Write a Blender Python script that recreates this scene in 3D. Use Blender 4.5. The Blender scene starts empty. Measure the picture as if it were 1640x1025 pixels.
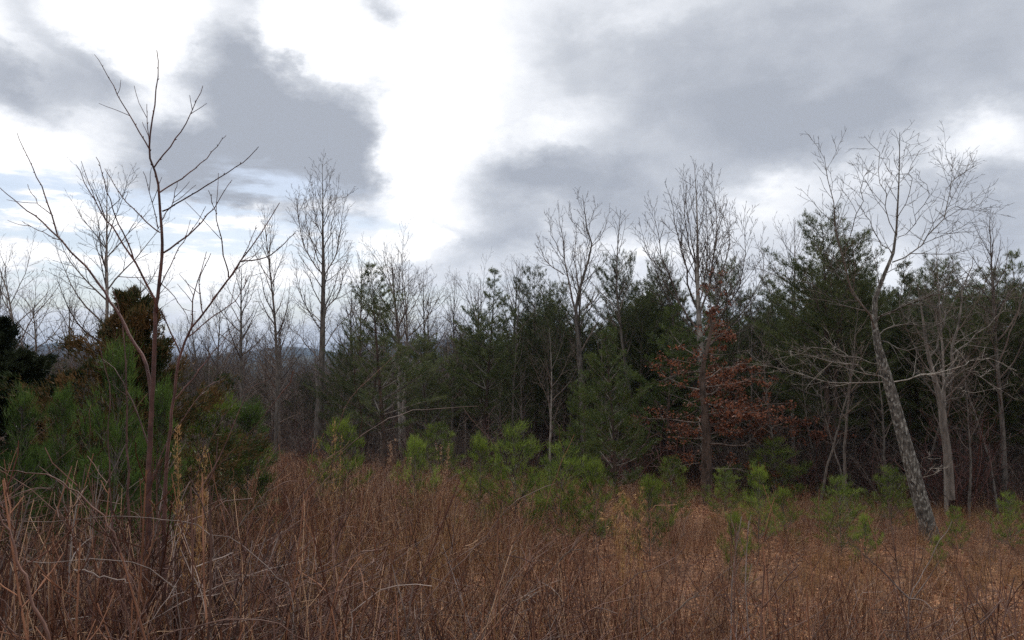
import bpy, math, random
import numpy as np
from mathutils import Vector, noise

R = math.radians
sc = bpy.context.scene
col = sc.collection

# ------------------------------------------------------------------ camera
F = 1239.0; PITCH = R(4.06); CAMZ = 1.7
cam_d = bpy.data.cameras.new('camera'); cam = bpy.data.objects.new('camera', cam_d)
col.objects.link(cam); sc.camera = cam
cam.location = (0, 0, CAMZ); cam.rotation_euler = (R(90) + PITCH, 0, 0)
cam_d.sensor_width = 36; cam_d.lens = F / 1640 * 36
cam_d.clip_start = 0.05; cam_d.clip_end = 20000

def ray(px, py):
    u = (px - 820) / F; v = (512.5 - py) / F
    return Vector((u, math.cos(PITCH) - math.sin(PITCH) * v, math.sin(PITCH) + math.cos(PITCH) * v))
def at(px, py, Y):
    d = ray(px, py); d *= Y / d.y
    return Vector((d.x, Y, CAMZ + d.z))

# ------------------------------------------------------------------ world
SUN_EL, SUN_AZ = R(48), R(-14)            # azimuth from +Y towards +X
wd = bpy.data.worlds.new('World'); sc.world = wd; wd.use_nodes = True
nt = wd.node_tree; nt.nodes.clear()
def N(t, **k):
    n = nt.nodes.new(t)
    for a, b in k.items(): setattr(n, a, b)
    return n
def L(a, b): nt.links.new(a, b)
def M(op, a, b=None, c=None):
    n = N('ShaderNodeMath', operation=op)
    for i, v in enumerate((a, b, c)):
        if v is None: continue
        if isinstance(v, (int, float)): n.inputs[i].default_value = v
        else: L(v, n.inputs[i])
    return n.outputs[0]
tc = N('ShaderNodeTexCoord'); sep = N('ShaderNodeSeparateXYZ'); L(tc.outputs['Generated'], sep.inputs[0])
az = M('ARCTAN2', sep.outputs[0], sep.outputs[1]); el = M('ARCSINE', sep.outputs[2])
comb = N('ShaderNodeCombineXYZ'); L(az, comb.inputs[0]); L(el, comb.inputs[1])
# fractal noise in direction space, flattened in height
mp = N('ShaderNodeMapping'); mp.inputs['Scale'].default_value = (1, 1, 1.7); L(tc.outputs['Generated'], mp.inputs[0])
nz = N('ShaderNodeTexNoise'); nz.inputs['Scale'].default_value = 6; nz.inputs['Detail'].default_value = 8; nz.inputs['Roughness'].default_value = .64
L(mp.outputs[0], nz.inputs['Vector'])
nz2 = N('ShaderNodeTexNoise'); nz2.inputs['Scale'].default_value = 2.6; nz2.inputs['Detail'].default_value = 7; nz2.inputs['Roughness'].default_value = .52
L(mp.outputs[0], nz2.inputs['Vector'])
wsub = N('ShaderNodeVectorMath', operation='SUBTRACT'); L(nz.outputs['Color'], wsub.inputs[0]); wsub.inputs[1].default_value = (.5, .5, .5)
wmul = N('ShaderNodeVectorMath', operation='MULTIPLY'); L(wsub.outputs[0], wmul.inputs[0]); wmul.inputs[1].default_value = (.16, .15, 0)
wadd = N('ShaderNodeVectorMath', operation='ADD'); L(comb.outputs[0], wadd.inputs[0]); L(wmul.outputs[0], wadd.inputs[1])
def blob(px, py, rx, ry, rot=0, w=1.0, acc=None):
    d = ray(px, py).normalized()
    m = N('ShaderNodeMapping', vector_type='TEXTURE')
    m.inputs['Location'].default_value = (math.atan2(d.x, d.y), math.asin(d.z), 0)
    m.inputs['Rotation'].default_value = (0, 0, R(rot)); m.inputs['Scale'].default_value = (rx / F * 1.25, ry / F * 1.25, 1)
    L(wadd.outputs[0], m.inputs[0])
    g = N('ShaderNodeTexGradient', gradient_type='SPHERICAL'); L(m.outputs[0], g.inputs[0])
    return M('MULTIPLY_ADD', g.outputs['Fac'], w, acc if acc is not None else 0.0)
acc = M('MULTIPLY_ADD', nz2.outputs['Fac'], 0.8, 0.12)
nz3 = N('ShaderNodeTexNoise'); nz3.inputs['Scale'].default_value = 11; nz3.inputs['Detail'].default_value = 8; nz3.inputs['Roughness'].default_value = .6; nz3.inputs['Distortion'].default_value = .3
L(mp.outputs[0], nz3.inputs['Vector'])
acc = M('MULTIPLY_ADD', nz.outputs['Fac'], 0.55, M('SUBTRACT', acc, 0.275))
acc = M('MULTIPLY_ADD', nz3.outputs['Fac'], 0.62, M('SUBTRACT', acc, 0.31))
for b in [  # cloud banks, thick (-) and thin / sunlit (+)
    (660, 90, 190, 300, 0, .75), (690, 250, 100, 130, 0, .6), (150, 40, 330, 150, 0, .7), (60, 240, 260, 80, 10, .6), (460, 20, 120, 70, 0, .5),
    (300, 10, 160, 70, 0, .4), (520, 60, 120, 140, 0, .5), (660, 270, 50, 90, 0, .4), (240, 180, 60, 40, 0, .5), (640, 400, 80, 25, 0, .5), (420, 350, 230, 25, 0, .45), (260, 420, 260, 60, 0, .3), (690, 370, 40, 20, 0, .5),
    (470, 240, 200, 120, 5, -1.15), (385, 90, 70, 150, 14, -.95), (545, 205, 110, 100, 0, -.9), (490, 300, 150, 40, 0, -.5), (290, 270, 120, 80, 0, -.75),
    (150, 115, 200, 38, -35, -.8), (35, 120, 130, 38, -20, -.75), (600, 25, 60, 45, 0, -.8), (640, 345, 90, 25, 0, -.35),
    (830, 280, 170, 50, 0, -.6), (960, 310, 160, 70, 0, -.35), (1100, 130, 260, 110, 0, -.38), (1240, 230, 150, 90, 0, -.5), (1420, 90, 330, 120, 0, -.3),
    (770, 380, 110, 40, 0, -.3), (1570, 340, 110, 80, 0, -.3), (1400, 190, 140, 60, 0, -.2), (870, 150, 70, 130, 0, .1), (860, 60, 70, 60, 0, -.1),
    (1600, 235, 70, 50, 0, .55), (1520, 190, 60, 80, 20, .2), (1240, 335, 200, 45, 20, .35), (910, 190, 130, 40, 25, .35), (940, 400, 200, 30, 0, .35), (1010, 40, 120, 30, 10, .2), (1300, 150, 80, 40, 30, .15), (940, 470, 420, 90, 0, .25), (1400, 270, 110, 50, 0, .22), (1500, 460, 300, 90, 0, .2)]:
    acc = blob(*b[:5], w=b[5], acc=acc)
ramp = N('ShaderNodeValToRGB'); e = ramp.color_ramp.elements
pts = [(0.0, (.37, .395, .445)), (.25, (.45, .475, .525)), (.5, (.57, .595, .64)), (.72, (.76, .78, .82)), (.90, (.92, .93, .95)), (1, (1.15, 1.14, 1.13))]
e[0].position = pts[0][0]; e[0].color = (*pts[0][1], 1); e[1].position = 1; e[1].color = (*pts[-1][1], 1)
for p, c in pts[1:-1]:
    q = e.new(p); q.color = (*c, 1)
L(acc, ramp.inputs[0])
sky = N('ShaderNodeTexSky', sky_type='NISHITA', sun_disc=False); sky.sun_elevation = SUN_EL; sky.sun_rotation = SUN_AZ
sky.air_density = 1.0; sky.dust_density = 1.5
skm = N('ShaderNodeVectorMath', operation='SCALE'); L(sky.outputs[0], skm.inputs[0]); skm.inputs['Scale'].default_value = 1.0
bl = blob(360, 365, 260, 75, 0, 2.0); bl = blob(30, 340, 200, 80, 0, 1.9, bl); bl = blob(90, 470, 220, 70, 0, 1.3, bl); bl = blob(560, 470, 260, 60, 0, 1.0, bl)
mp4 = N('ShaderNodeMapping'); mp4.inputs['Scale'].default_value = (1, 1, 5); L(tc.outputs['Generated'], mp4.inputs[0])
nz4 = N('ShaderNodeTexNoise'); nz4.inputs['Scale'].default_value = 7; nz4.inputs['Detail'].default_value = 8; nz4.inputs['Roughness'].default_value = .6; L(mp4.outputs[0], nz4.inputs['Vector'])
acc = M('MULTIPLY_ADD', M('MULTIPLY', bl, M('SUBTRACT', nz4.outputs['Fac'], .40)), 1.2, acc); L(acc, ramp.inputs[0])
bl = M('MULTIPLY', bl, M('MULTIPLY_ADD', nz4.outputs['Fac'], -6.0, 3.3)); blc = N('ShaderNodeClamp'); L(bl, blc.inputs[0]); blc.inputs['Max'].default_value = .75
clm = N('ShaderNodeVectorMath', operation='SCALE'); L(ramp.outputs[0], clm.inputs[0]); clm.inputs['Scale'].default_value = 10.0
mix = N('ShaderNodeMix', data_type='RGBA'); L(blc.outputs[0], mix.inputs[0]); L(clm.outputs[0], mix.inputs[6]); L(skm.outputs[0], mix.inputs[7])
bg = N('ShaderNodeBackground'); bg.inputs['Strength'].default_value = 0.1; L(mix.outputs[2], bg.inputs['Color'])
wo = N('ShaderNodeOutputWorld'); L(bg.outputs[0], wo.inputs[0])

# ------------------------------------------------------------------ sun, exposure
sl = bpy.data.lights.new('sun', 'SUN'); sl.energy = 2.2; sl.angle = R(8); sl.color = (1, .95, .88)
so = bpy.data.objects.new('sun', sl); col.objects.link(so)
sd = Vector((math.sin(SUN_AZ) * math.cos(SUN_EL), math.cos(SUN_AZ) * math.cos(SUN_EL), math.sin(SUN_EL)))
so.rotation_euler = sd.to_track_quat('Z', 'Y').to_euler(); so.location = (0, 0, 60)
sc.view_settings.view_transform = 'Standard'; sc.view_settings.look = 'None'
sc.view_settings.exposure = 0.25; sc.view_settings.gamma = 1; sc.view_settings.use_curve_mapping = False
sc.cycles.max_bounces = 4; sc.cycles.diffuse_bounces = 3; sc.cycles.glossy_bounces = 1; sc.cycles.transmission_bounces = 2
sc.cycles.transparent_max_bounces = 4; sc.cycles.volume_bounces = 0; sc.cycles.caustics_reflective = False; sc.cycles.caustics_refractive = False
sc.cycles.use_denoising = False; sc.cycles.sample_clamp_indirect = 1.2; sc.cycles.sample_clamp_direct = 2.5

# ------------------------------------------------------------------ materials
def mat(name, c1, c2, scale=8, stretch=(1, 1, 1), isl=.35, objv=.2, rough=.85, bump=0, trans=0, spots=None, spec=.2, contrast=(.35, .65)):
    m = bpy.data.materials.new(name); m.use_nodes = True
    t = m.node_tree; t.nodes.clear(); n = t.nodes.new; l = t.links.new
    tcn = n('ShaderNodeTexCoord'); mpn = n('ShaderNodeMapping'); mpn.inputs['Scale'].default_value = stretch
    l(tcn.outputs['Object'], mpn.inputs[0])
    no = n('ShaderNodeTexNoise'); no.inputs['Scale'].default_value = scale; no.inputs['Detail'].default_value = 5; l(mpn.outputs[0], no.inputs['Vector'])
    rp = n('ShaderNodeValToRGB'); rp.color_ramp.elements[0].position = contrast[0]; rp.color_ramp.elements[1].position = contrast[1]
    rp.color_ramp.elements[0].color = (*c1, 1); rp.color_ramp.elements[1].color = (*c2, 1)
    out = rp.outputs[0]
    if isl > 0:      # pieces differ: colour position and value per piece
        ge = n('ShaderNodeNewGeometry'); a = n('ShaderNodeMath'); a.operation = 'MULTIPLY_ADD'
        l(ge.outputs['Random Per Island'], a.inputs[0]); a.inputs[1].default_value = isl; 
        s = n('ShaderNodeMath'); s.operation = 'SUBTRACT'; l(no.outputs['Fac'], s.inputs[0]); s.inputs[1].default_value = isl * .5
        l(s.outputs[0], a.inputs[2]); l(a.outputs[0], rp.inputs[0])
    else: l(no.outputs['Fac'], rp.inputs[0])
    if spots:
        v = n('ShaderNodeTexNoise'); v.inputs['Scale'].default_value = spots[1]; v.inputs['Detail'].default_value = 3; l(mpn.outputs[0], v.inputs['Vector'])
        r2 = n('ShaderNodeValToRGB'); r2.color_ramp.elements[0].position = spots[2]; r2.color_ramp.elements[1].position = spots[2] + .06; l(v.outputs['Fac'], r2.inputs[0])
        mx = n('ShaderNodeMix'); mx.data_type = 'RGBA'; l(r2.outputs[0], mx.inputs[0]); l(out, mx.inputs[6]); mx.inputs[7].default_value = (*spots[0], 1); out = mx.outputs[2]
    oi = n('ShaderNodeObjectInfo'); mr = n('ShaderNodeMapRange'); l(oi.outputs['Random'], mr.inputs[0])
    mr.inputs[3].default_value = 1 - objv; mr.inputs[4].default_value = 1 + objv
    hs = n('ShaderNodeHueSaturation'); l(out, hs.inputs['Color']); l(mr.outputs[0], hs.inputs['Value'])
    b = n('ShaderNodeBsdfPrincipled'); b.inputs['Roughness'].default_value = rough; b.inputs['Specular IOR Level'].default_value = spec
    l(hs.outputs[0], b.inputs['Base Color'])
    if bump:
        bn = n('ShaderNodeBump'); bn.inputs['Strength'].default_value = .8; bn.inputs['Distance'].default_value = bump; l(no.outputs['Fac'], bn.inputs['Height']); l(bn.outputs[0], b.inputs['Normal'])
    o = n('ShaderNodeOutputMaterial'); sh = b.outputs[0]
    if trans:
        tr = n('ShaderNodeBsdfTranslucent'); l(hs.outputs[0], tr.inputs[0]); ms = n('ShaderNodeMixShader'); ms.inputs[0].default_value = trans
        l(b.outputs[0], ms.inputs[1]); l(tr.outputs[0], ms.inputs[2]); sh = ms.outputs[0]
    l(sh, o.inputs[0])
    return m
MT = {
 'bark_grey': mat('bark_grey', (.065, .056, .047), (.19, .165, .14), 14, (1, 1, .25), .25, .2, bump=.01),
 'bark_pale': mat('bark_pale', (.13, .11, .095), (.38, .34, .29), 10, (1, 1, .3), .25, .15, bump=.01),
 'bark_birch': mat('bark_birch', (.045, .04, .034), (.17, .155, .13), 18, (1, 1, .5), 0, .0, bump=.03, spots=((.33, .32, .28), 24, .55)),
 'bark_pine': mat('bark_pine', (.035, .026, .020), (.12, .085, .065), 12, (1, 1, .3), .2, .3, bump=.015),
 'twig': mat('twig', (.055, .043, .037), (.19, .148, .122), 6, isl=.5, objv=.2),
 'twig_red': mat('twig_red', (.050, .024, .020), (.16, .080, .065), 10, isl=.4, objv=.2, rough=.6, spec=.25),
 'cane': mat('cane', (.055, .026, .020), (.19, .105, .078), 8, isl=.4, objv=.4, rough=.6, spec=.25),
 'cane_pale': mat('cane_pale', (.17, .12, .10), (.40, .32, .28), 8, isl=.3, objv=.3, rough=.6, spec=.2),
 'needle_dark': mat('needle_dark', (.030, .046, .016), (.13, .15, .058), 2.2, isl=.4, objv=.3, rough=.6, trans=.35),
 'needle_mid': mat('needle_mid', (.032, .052, .014), (.12, .155, .040), 2.0, isl=.3, objv=.2, rough=.55, trans=.25),
 'needle_young': mat('needle_young', (.04, .07, .012), (.23, .30, .050), 2.5, isl=.35, objv=.3, rough=.5, trans=.3),
 'needle_left': mat('needle_left', (.020, .042, .010), (.105, .17, .035), 2.5, isl=.35, objv=.2, rough=.5, trans=.25),
 'cedar_dark': mat('cedar_dark', (.010, .016, .007), (.032, .042, .018), 2.0, isl=.2, objv=.1, rough=.8, trans=.1),
 'cedar_rust': mat('cedar_rust', (.022, .038, .010), (.15, .085, .034), 1.6, isl=.3, objv=.1, rough=.7, trans=.15),
 'leaf_rust': mat('leaf_rust', (.060, .024, .015), (.26, .098, .052), 3, isl=1.0, objv=.0, rough=.6, trans=.3),
 'grass': mat('grass', (.15, .064, .038), (.66, .43, .27), 2, isl=1.0, objv=.25, rough=.7, trans=.15),
 'grass_gold': mat('grass_gold', (.26, .13, .05), (.60, .38, .17), 2, isl=.5, objv=.2, rough=.7, trans=.2),
 'stalk': mat('stalk', (.09, .034, .020), (.32, .155, .09), 4, isl=.8, objv=.3, rough=.6),
 'litter': mat('litter', (.18, .06, .028), (.55, .28, .14), 3, isl=.8, objv=.2, rough=.7),
 'ground': mat('ground', (.08, .035, .018), (.30, .15, .075), 5, isl=0, objv=0, rough=.95, bump=.04),
 'mountain': mat('mountain', (.035, .045, .03), (.09, .085, .06), .004, isl=0, objv=0, rough=1, contrast=(.4, .6)),
}

# ------------------------------------------------------------------ mesh helpers
def mesh_np(name, V, Fc, m, nper, smooth=False):
    me = bpy.data.meshes.new(name)
    me.vertices.add(len(V)); me.vertices.foreach_set('co', np.asarray(V, np.float32).ravel())
    nf = len(Fc); me.loops.add(nf * nper); me.loops.foreach_set('vertex_index', np.asarray(Fc, np.int32).ravel())
    me.polygons.add(nf); me.polygons.foreach_set('loop_start', np.arange(nf, dtype=np.int32) * nper)
    me.polygons.foreach_set('loop_total', np.full(nf, nper, np.int32))
    if smooth: me.polygons.foreach_set('use_smooth', np.ones(nf, bool))
    me.materials.append(m); me.update(calc_edges=True); me.validate()
    return me
def tube_mesh(name, polys, m, thick=5):
    """polys: list of (points, radii); radius decides the number of sides."""
    groups = {}
    for p, r in polys:
        s = 3 if r[0] < .02 else (5 if r[0] < .06 else (8 if r[0] < .12 else 12))
        groups.setdefault((len(p), s), []).append((p, r))
    VV, FF, off = [], [], 0
    for (n, s), g in groups.items():
        P = np.array([[tuple(q) for q in p] for p, r in g], float); Rr = np.array([r for p, r in g], float)
        T = np.empty_like(P); T[:, 1:-1] = P[:, 2:] - P[:, :-2]; T[:, 0] = P[:, 1] - P[:, 0]; T[:, -1] = P[:, -1] - P[:, -2]
        T /= np.linalg.norm(T, axis=2, keepdims=True) + 1e-9
        mean = P[:, -1] - P[:, 0]; ax = np.argmin(np.abs(mean), axis=1); ref = np.eye(3)[ax][:, None, :]
        A = np.cross(T, ref); A /= np.linalg.norm(A, axis=2, keepdims=True) + 1e-9; B = np.cross(T, A)
        th = np.arange(s) * 2 * math.pi / s
        V = P[:, :, None] + Rr[:, :, None, None] * (A[:, :, None] * np.cos(th)[None, None, :, None] + B[:, :, None] * np.sin(th)[None, None, :, None])
        G = len(g); VV.append(V.reshape(-1, 3))
        i = (np.arange(G)[:, None, None] * n + np.arange(n - 1)[None, :, None]) * s
        k = np.arange(s)[None, None, :]; k2 = (k + 1) % s
        f = np.stack([i + k, i + k2, i + s + k2, i + s + k], -1).reshape(-1, 4) + off
        FF.append(f); off += G * n * s
    return mesh_np(name, np.concatenate(VV), np.concatenate(FF), m, 4, True)
def tuft_mesh(name, pos, dirs, K, ln, w, m, spread=.9, rs=0, back=.0):
    """needle tufts: K slim blades at every position"""
    rg = np.random.RandomState(rs); P = np.repeat(np.asarray(pos, float), K, 0); D = np.repeat(np.asarray(dirs, float), K, 0)
    D = D + rg.normal(0, spread * .6, D.shape); D /= np.linalg.norm(D, axis=1, keepdims=True) + 1e-9
    S = np.cross(D, rg.normal(0, 1, D.shape)); S /= np.linalg.norm(S, axis=1, keepdims=True) + 1e-9
    l = ln * rg.uniform(.6, 1.2, (len(P), 1)); P = P + rg.normal(0, ln * .25, P.shape) - D * back
    V = np.stack([P - S * w / 2, P + S * w / 2, P + D * l], 1).reshape(-1, 3)
    return mesh_np(name, V, np.arange(len(V)).reshape(-1, 3), m, 3)
def leaf_mesh(name, pos, size, m, rs=0, flat=.5):
    rg = np.random.RandomState(rs); P = np.asarray(pos, float); n = len(P)
    U = rg.normal(0, 1, (n, 3)); U[:, 2] *= flat; U /= np.linalg.norm(U, axis=1, keepdims=True)
    W = np.cross(U, rg.normal(0, 1, (n, 3)) * np.array([flat, flat, 1])); W /= np.linalg.norm(W, axis=1, keepdims=True) + 1e-9
    Nn = np.cross(U, W); s = size * rg.uniform(.6, 1.25, (n, 1))
    V = np.stack([P, P + U * s * .5 + W * s * .34 + Nn * s * .12, P + U * s, P + U * s * .5 - W * s * .34 + Nn * s * .12], 1).reshape(-1, 3)
    b = np.arange(n)[:, None] * 4
    Fc = np.concatenate([b + [0, 1, 2], b + [0, 2, 3]], 1).reshape(-1, 3)
    return mesh_np(name, V, Fc, m, 3)

def tag(o, label=None, cat=None, group=None, kind=None):
    if label: o['label'] = label
    if cat: o['category'] = cat
    if group: o['group'] = group
    if kind: o['kind'] = kind
    return o
def ob(name, me, parent=None):
    o = bpy.data.objects.new(name, me); col.objects.link(o)
    if parent: o.parent = parent
    return o
def empty(name, loc=(0, 0, 0)):
    o = bpy.data.objects.new(name, None); col.objects.link(o); o.location = loc; o.empty_display_size = .3
    return o
def copy_tree(root, loc, rz, s, label=None, group=None, lean=(0, 0)):
    r = root.copy(); col.objects.link(r); r.location = loc; r.rotation_euler = (lean[0], lean[1], rz)
    r.scale = s if isinstance(s, tuple) else (s, s, s)
    if label: r['label'] = label
    if group: r['group'] = group
    elif 'group' in r: del r['group']
    for ch in KIDS[root.name]:
        c = ch.copy(); col.objects.link(c); c.parent = r
    return r
KIDS = {}; LOG = []
PROTO = {}     # kind -> list of (mesh parts) ; first placements create real things

# ------------------------------------------------------------------ terrain
def gz(x, y):
    yy = max(y, 0.0)
    s = -(0.09 * min(yy, 420) + 0.03 * max(-260, min(260, x)) * min(1, yy / 3 if yy < 3 else 1))
    s += .10 * noise.noise(Vector((x * .18, y * .18, 0))) + .9 * noise.noise(Vector((x * .02, y * .02, 5))) * min(1, yy / 60)
    return s
def axis(lim0, lim1, d0, g):
    a = [0.0]; d = d0
    while a[-1] < lim1: a.append(a[-1] + d); d *= g
    b = [0.0]; d = d0
    while b[-1] > lim0: b.append(b[-1] - d); d *= g
    return sorted(b[1:]) + a
xs = axis(-5200, 5200, .5, 1.045); ys = axis(-600, 5200, .5, 1.035)
V = [(x, y, gz(x, y)) for y in ys for x in xs]
nx = len(xs)
Fc = [(j * nx + i, j * nx + i + 1, (j + 1) * nx + i + 1, (j + 1) * nx + i) for j in range(len(ys) - 1) for i in range(nx - 1)]
tag(ob('ground', mesh_np('ground', V, Fc, MT['ground'], 4, True)), kind='structure')

def ridge(y0, depth, pts, seed, rough):
    """pts: (px, py) of the skyline"""
    V, Fc = [], []; nxx, nyy = 260, 26
    x0, x1 = -y0 * 1.15, y0 * 1.15
    for j in range(nyy):
        t = j / (nyy - 1)
        for i in range(nxx):
            x = x0 + (x1 - x0) * i / (nxx - 1)
            px = 820 + F * x / y0
            py = np.interp(px, [p[0] for p in pts], [p[1] for p in pts])
            top = at(px, py, y0).z
            prof = math.sin(math.pi * min(1, t / .55) / 2) if t < .55 else math.cos((t - .55) / .45 * math.pi / 2)
            n_ = noise.fractal(Vector((x * .0025, t * 5, seed)), 1, 2, 5)
            h = -60 + (top + 60) * max(0, prof) + rough * n_ * prof
            V.append((x, y0 - depth * .55 + depth * t, h))
    for j in range(nyy - 1):
        for i in range(nxx - 1):
            a = j * nxx + i; Fc.append((a, a + 1, a + nxx + 1, a + nxx))
    return mesh_np('mountain_ridge', V, Fc, MT['mountain'], 4, True)
tag(ob('mountains', ridge(4100, 1500, [(-400, 560), (60, 556), (130, 545), (210, 566), (330, 572), (450, 556), (560, 566), (650, 548), (740, 542), (820, 556), (1000, 566), (2000, 560)], 3, 16)), kind='structure')
tag(ob('foothills', ridge(2300, 900, [(-400, 590), (100, 578), (240, 590), (420, 582), (560, 575), (700, 572), (800, 584), (2000, 590)], 9, 14)), kind='structure')

# ------------------------------------------------------------------ branching
UP = Vector((0, 0, 1))
def poly(rnd, p, d, ln, n, jit, trop):
    pts = [p.copy()]; d = d.normalized(); s = ln / n
    for _ in range(n):
        d = (d + Vector((rnd.gauss(0, jit), rnd.gauss(0, jit), rnd.gauss(0, jit) + trop))).normalized()
        p = p + d * s; pts.append(p)
    return pts
def along(pts, t):
    f = t * (len(pts) - 1); i = min(int(f), len(pts) - 2); u = f - i
    return pts[i].lerp(pts[i + 1], u), (pts[i + 1] - pts[i]).normalized(), f
def taper(r0, r1, n): return [r0 + (r1 - r0) * i / (n - 1) for i in range(n)]
def side_dir(rnd, t, ang, phi=None):
    a = t.cross(Vector((.3, .9, .1)) if abs(t.z) > .9 else UP).normalized(); b = t.cross(a)
    if phi is None: phi = rnd.uniform(0, 2 * math.pi)
    return t * math.cos(ang) + (a * math.cos(phi) + b * math.sin(phi)) * math.sin(ang)
def resample(pts, n):
    ds = [0]
    for i in range(1, len(pts)): ds.append(ds[-1] + (pts[i] - pts[i - 1]).length)
    out = []
    for k in range(n):
        t = ds[-1] * k / (n - 1)
        i = 1
        while i < len(ds) - 1 and ds[i] < t: i += 1
        u = (t - ds[i - 1]) / max(1e-6, ds[i] - ds[i - 1]); u = min(1, u)
        # Catmull-Rom
        p0 = pts[max(i - 2, 0)]; p1 = pts[i - 1]; p2 = pts[i]; p3 = pts[min(i + 1, len(pts) - 1)]
        out.append(.5 * ((2 * p1) + (p2 - p0) * u + (2 * p0 - 5 * p1 + 4 * p2 - p3) * u * u + (3 * p1 - p0 - 3 * p2 + p3) * u ** 3))
    return out
RMIN = [.0022, .0018]
def twigs(rnd, out, pts, r0, r1, spec, lvl=0, t0=.15, flatv=0):
    """clothe a limb with further orders. spec: list of (n_per_m, angle, ratio, jit, trop, nseg)"""
    if lvl >= len(spec): return
    npm, ang, ratio, jit, trop, nseg = spec[lvl]
    Lp = sum((pts[i + 1] - pts[i]).length for i in range(len(pts) - 1))
    n = max(1, int(npm * Lp * rnd.uniform(.8, 1.2) + .5)); phi = rnd.uniform(0, 6.28)
    for k in range(n):
        t = t0 + (1 - t0) * (k + rnd.uniform(.1, .9)) / n; t = min(t, .98)
        p, d, f = along(pts, t); phi += 2.4 + rnd.uniform(-.5, .5)
        ln = Lp * ratio * (1 - .62 * t) * rnd.uniform(.55, 1.3)
        if ln < .05: continue
        dd = side_dir(rnd, d, ang * rnd.uniform(.7, 1.3), phi)
        if flatv: dd.z *= (1 - flatv)
        rr = max(RMIN[0], min((r0 + (r1 - r0) * t) * .65, ln * .013))
        q = poly(rnd, p, dd, ln, nseg, jit, trop)
        out.append((q, taper(rr, RMIN[1], len(q))))
        twigs(rnd, out, q, rr, RMIN[1], spec, lvl + 1, .12, flatv)
FINE = [(2.8, R(38), .44, .12, .08, 4), (3.4, R(38), .46, .14, .06, 3), (4.5, R(38), .5, .15, .05, 2)]
MEDF = [(2.0, R(42), .42, .13, .06, 4), (3.0, R(42), .45, .16, .05, 3)]

def bare_parts(seed, H, r, start, width, n1, ang, trop, spec=FINE, wander=.03, top_ang=R(28), fork=0, jit=.09):
    """returns trunk polys, list of limb poly lists"""
    rnd = random.Random(seed)
    tr = poly(rnd, Vector((0, 0, -.3)), UP, H + .3, 14, wander, .05)
    trunk = [(tr, [max(.006, r * (1.25 if i == 0 else 1) * (1 - i / 14) ** .8) for i in range(15)])]
    limbs = []; phi = rnd.uniform(0, 6)
    for k in range(n1):
        t = start + (1 - start) * ((k + rnd.uniform(0, .8)) / n1) ** .9; t = min(t, .97)
        p, d, f = along(tr, t); phi += 2.4 + rnd.uniform(-.5, .5)
        u = (t - start) / (1 - start)
        ln = H * width * (math.sin(math.pi * (u * .78 + .22)) * .9 + .12) * rnd.uniform(.7, 1.2)
        a = (ang + (top_ang - ang) * u) * rnd.uniform(.85, 1.15)
        q = poly(rnd, p, side_dir(rnd, d, a, phi), ln, 7, jit, trop)
        rr = min(r * (1 - t) ** .8 * .62, ln * .014 + .004)
        rr = max(rr, .006); g = [(q, taper(rr, .003, 8))]
        twigs(rnd, g, q, rr, .003, spec)
        limbs.append(g)
    g = []; twigs(rnd, g, tr, r, .006, [(1.6, R(38), .13, .12, .06, 4)] + spec[1:], 0, start)
    limbs.append(g)
    return trunk, limbs

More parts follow.
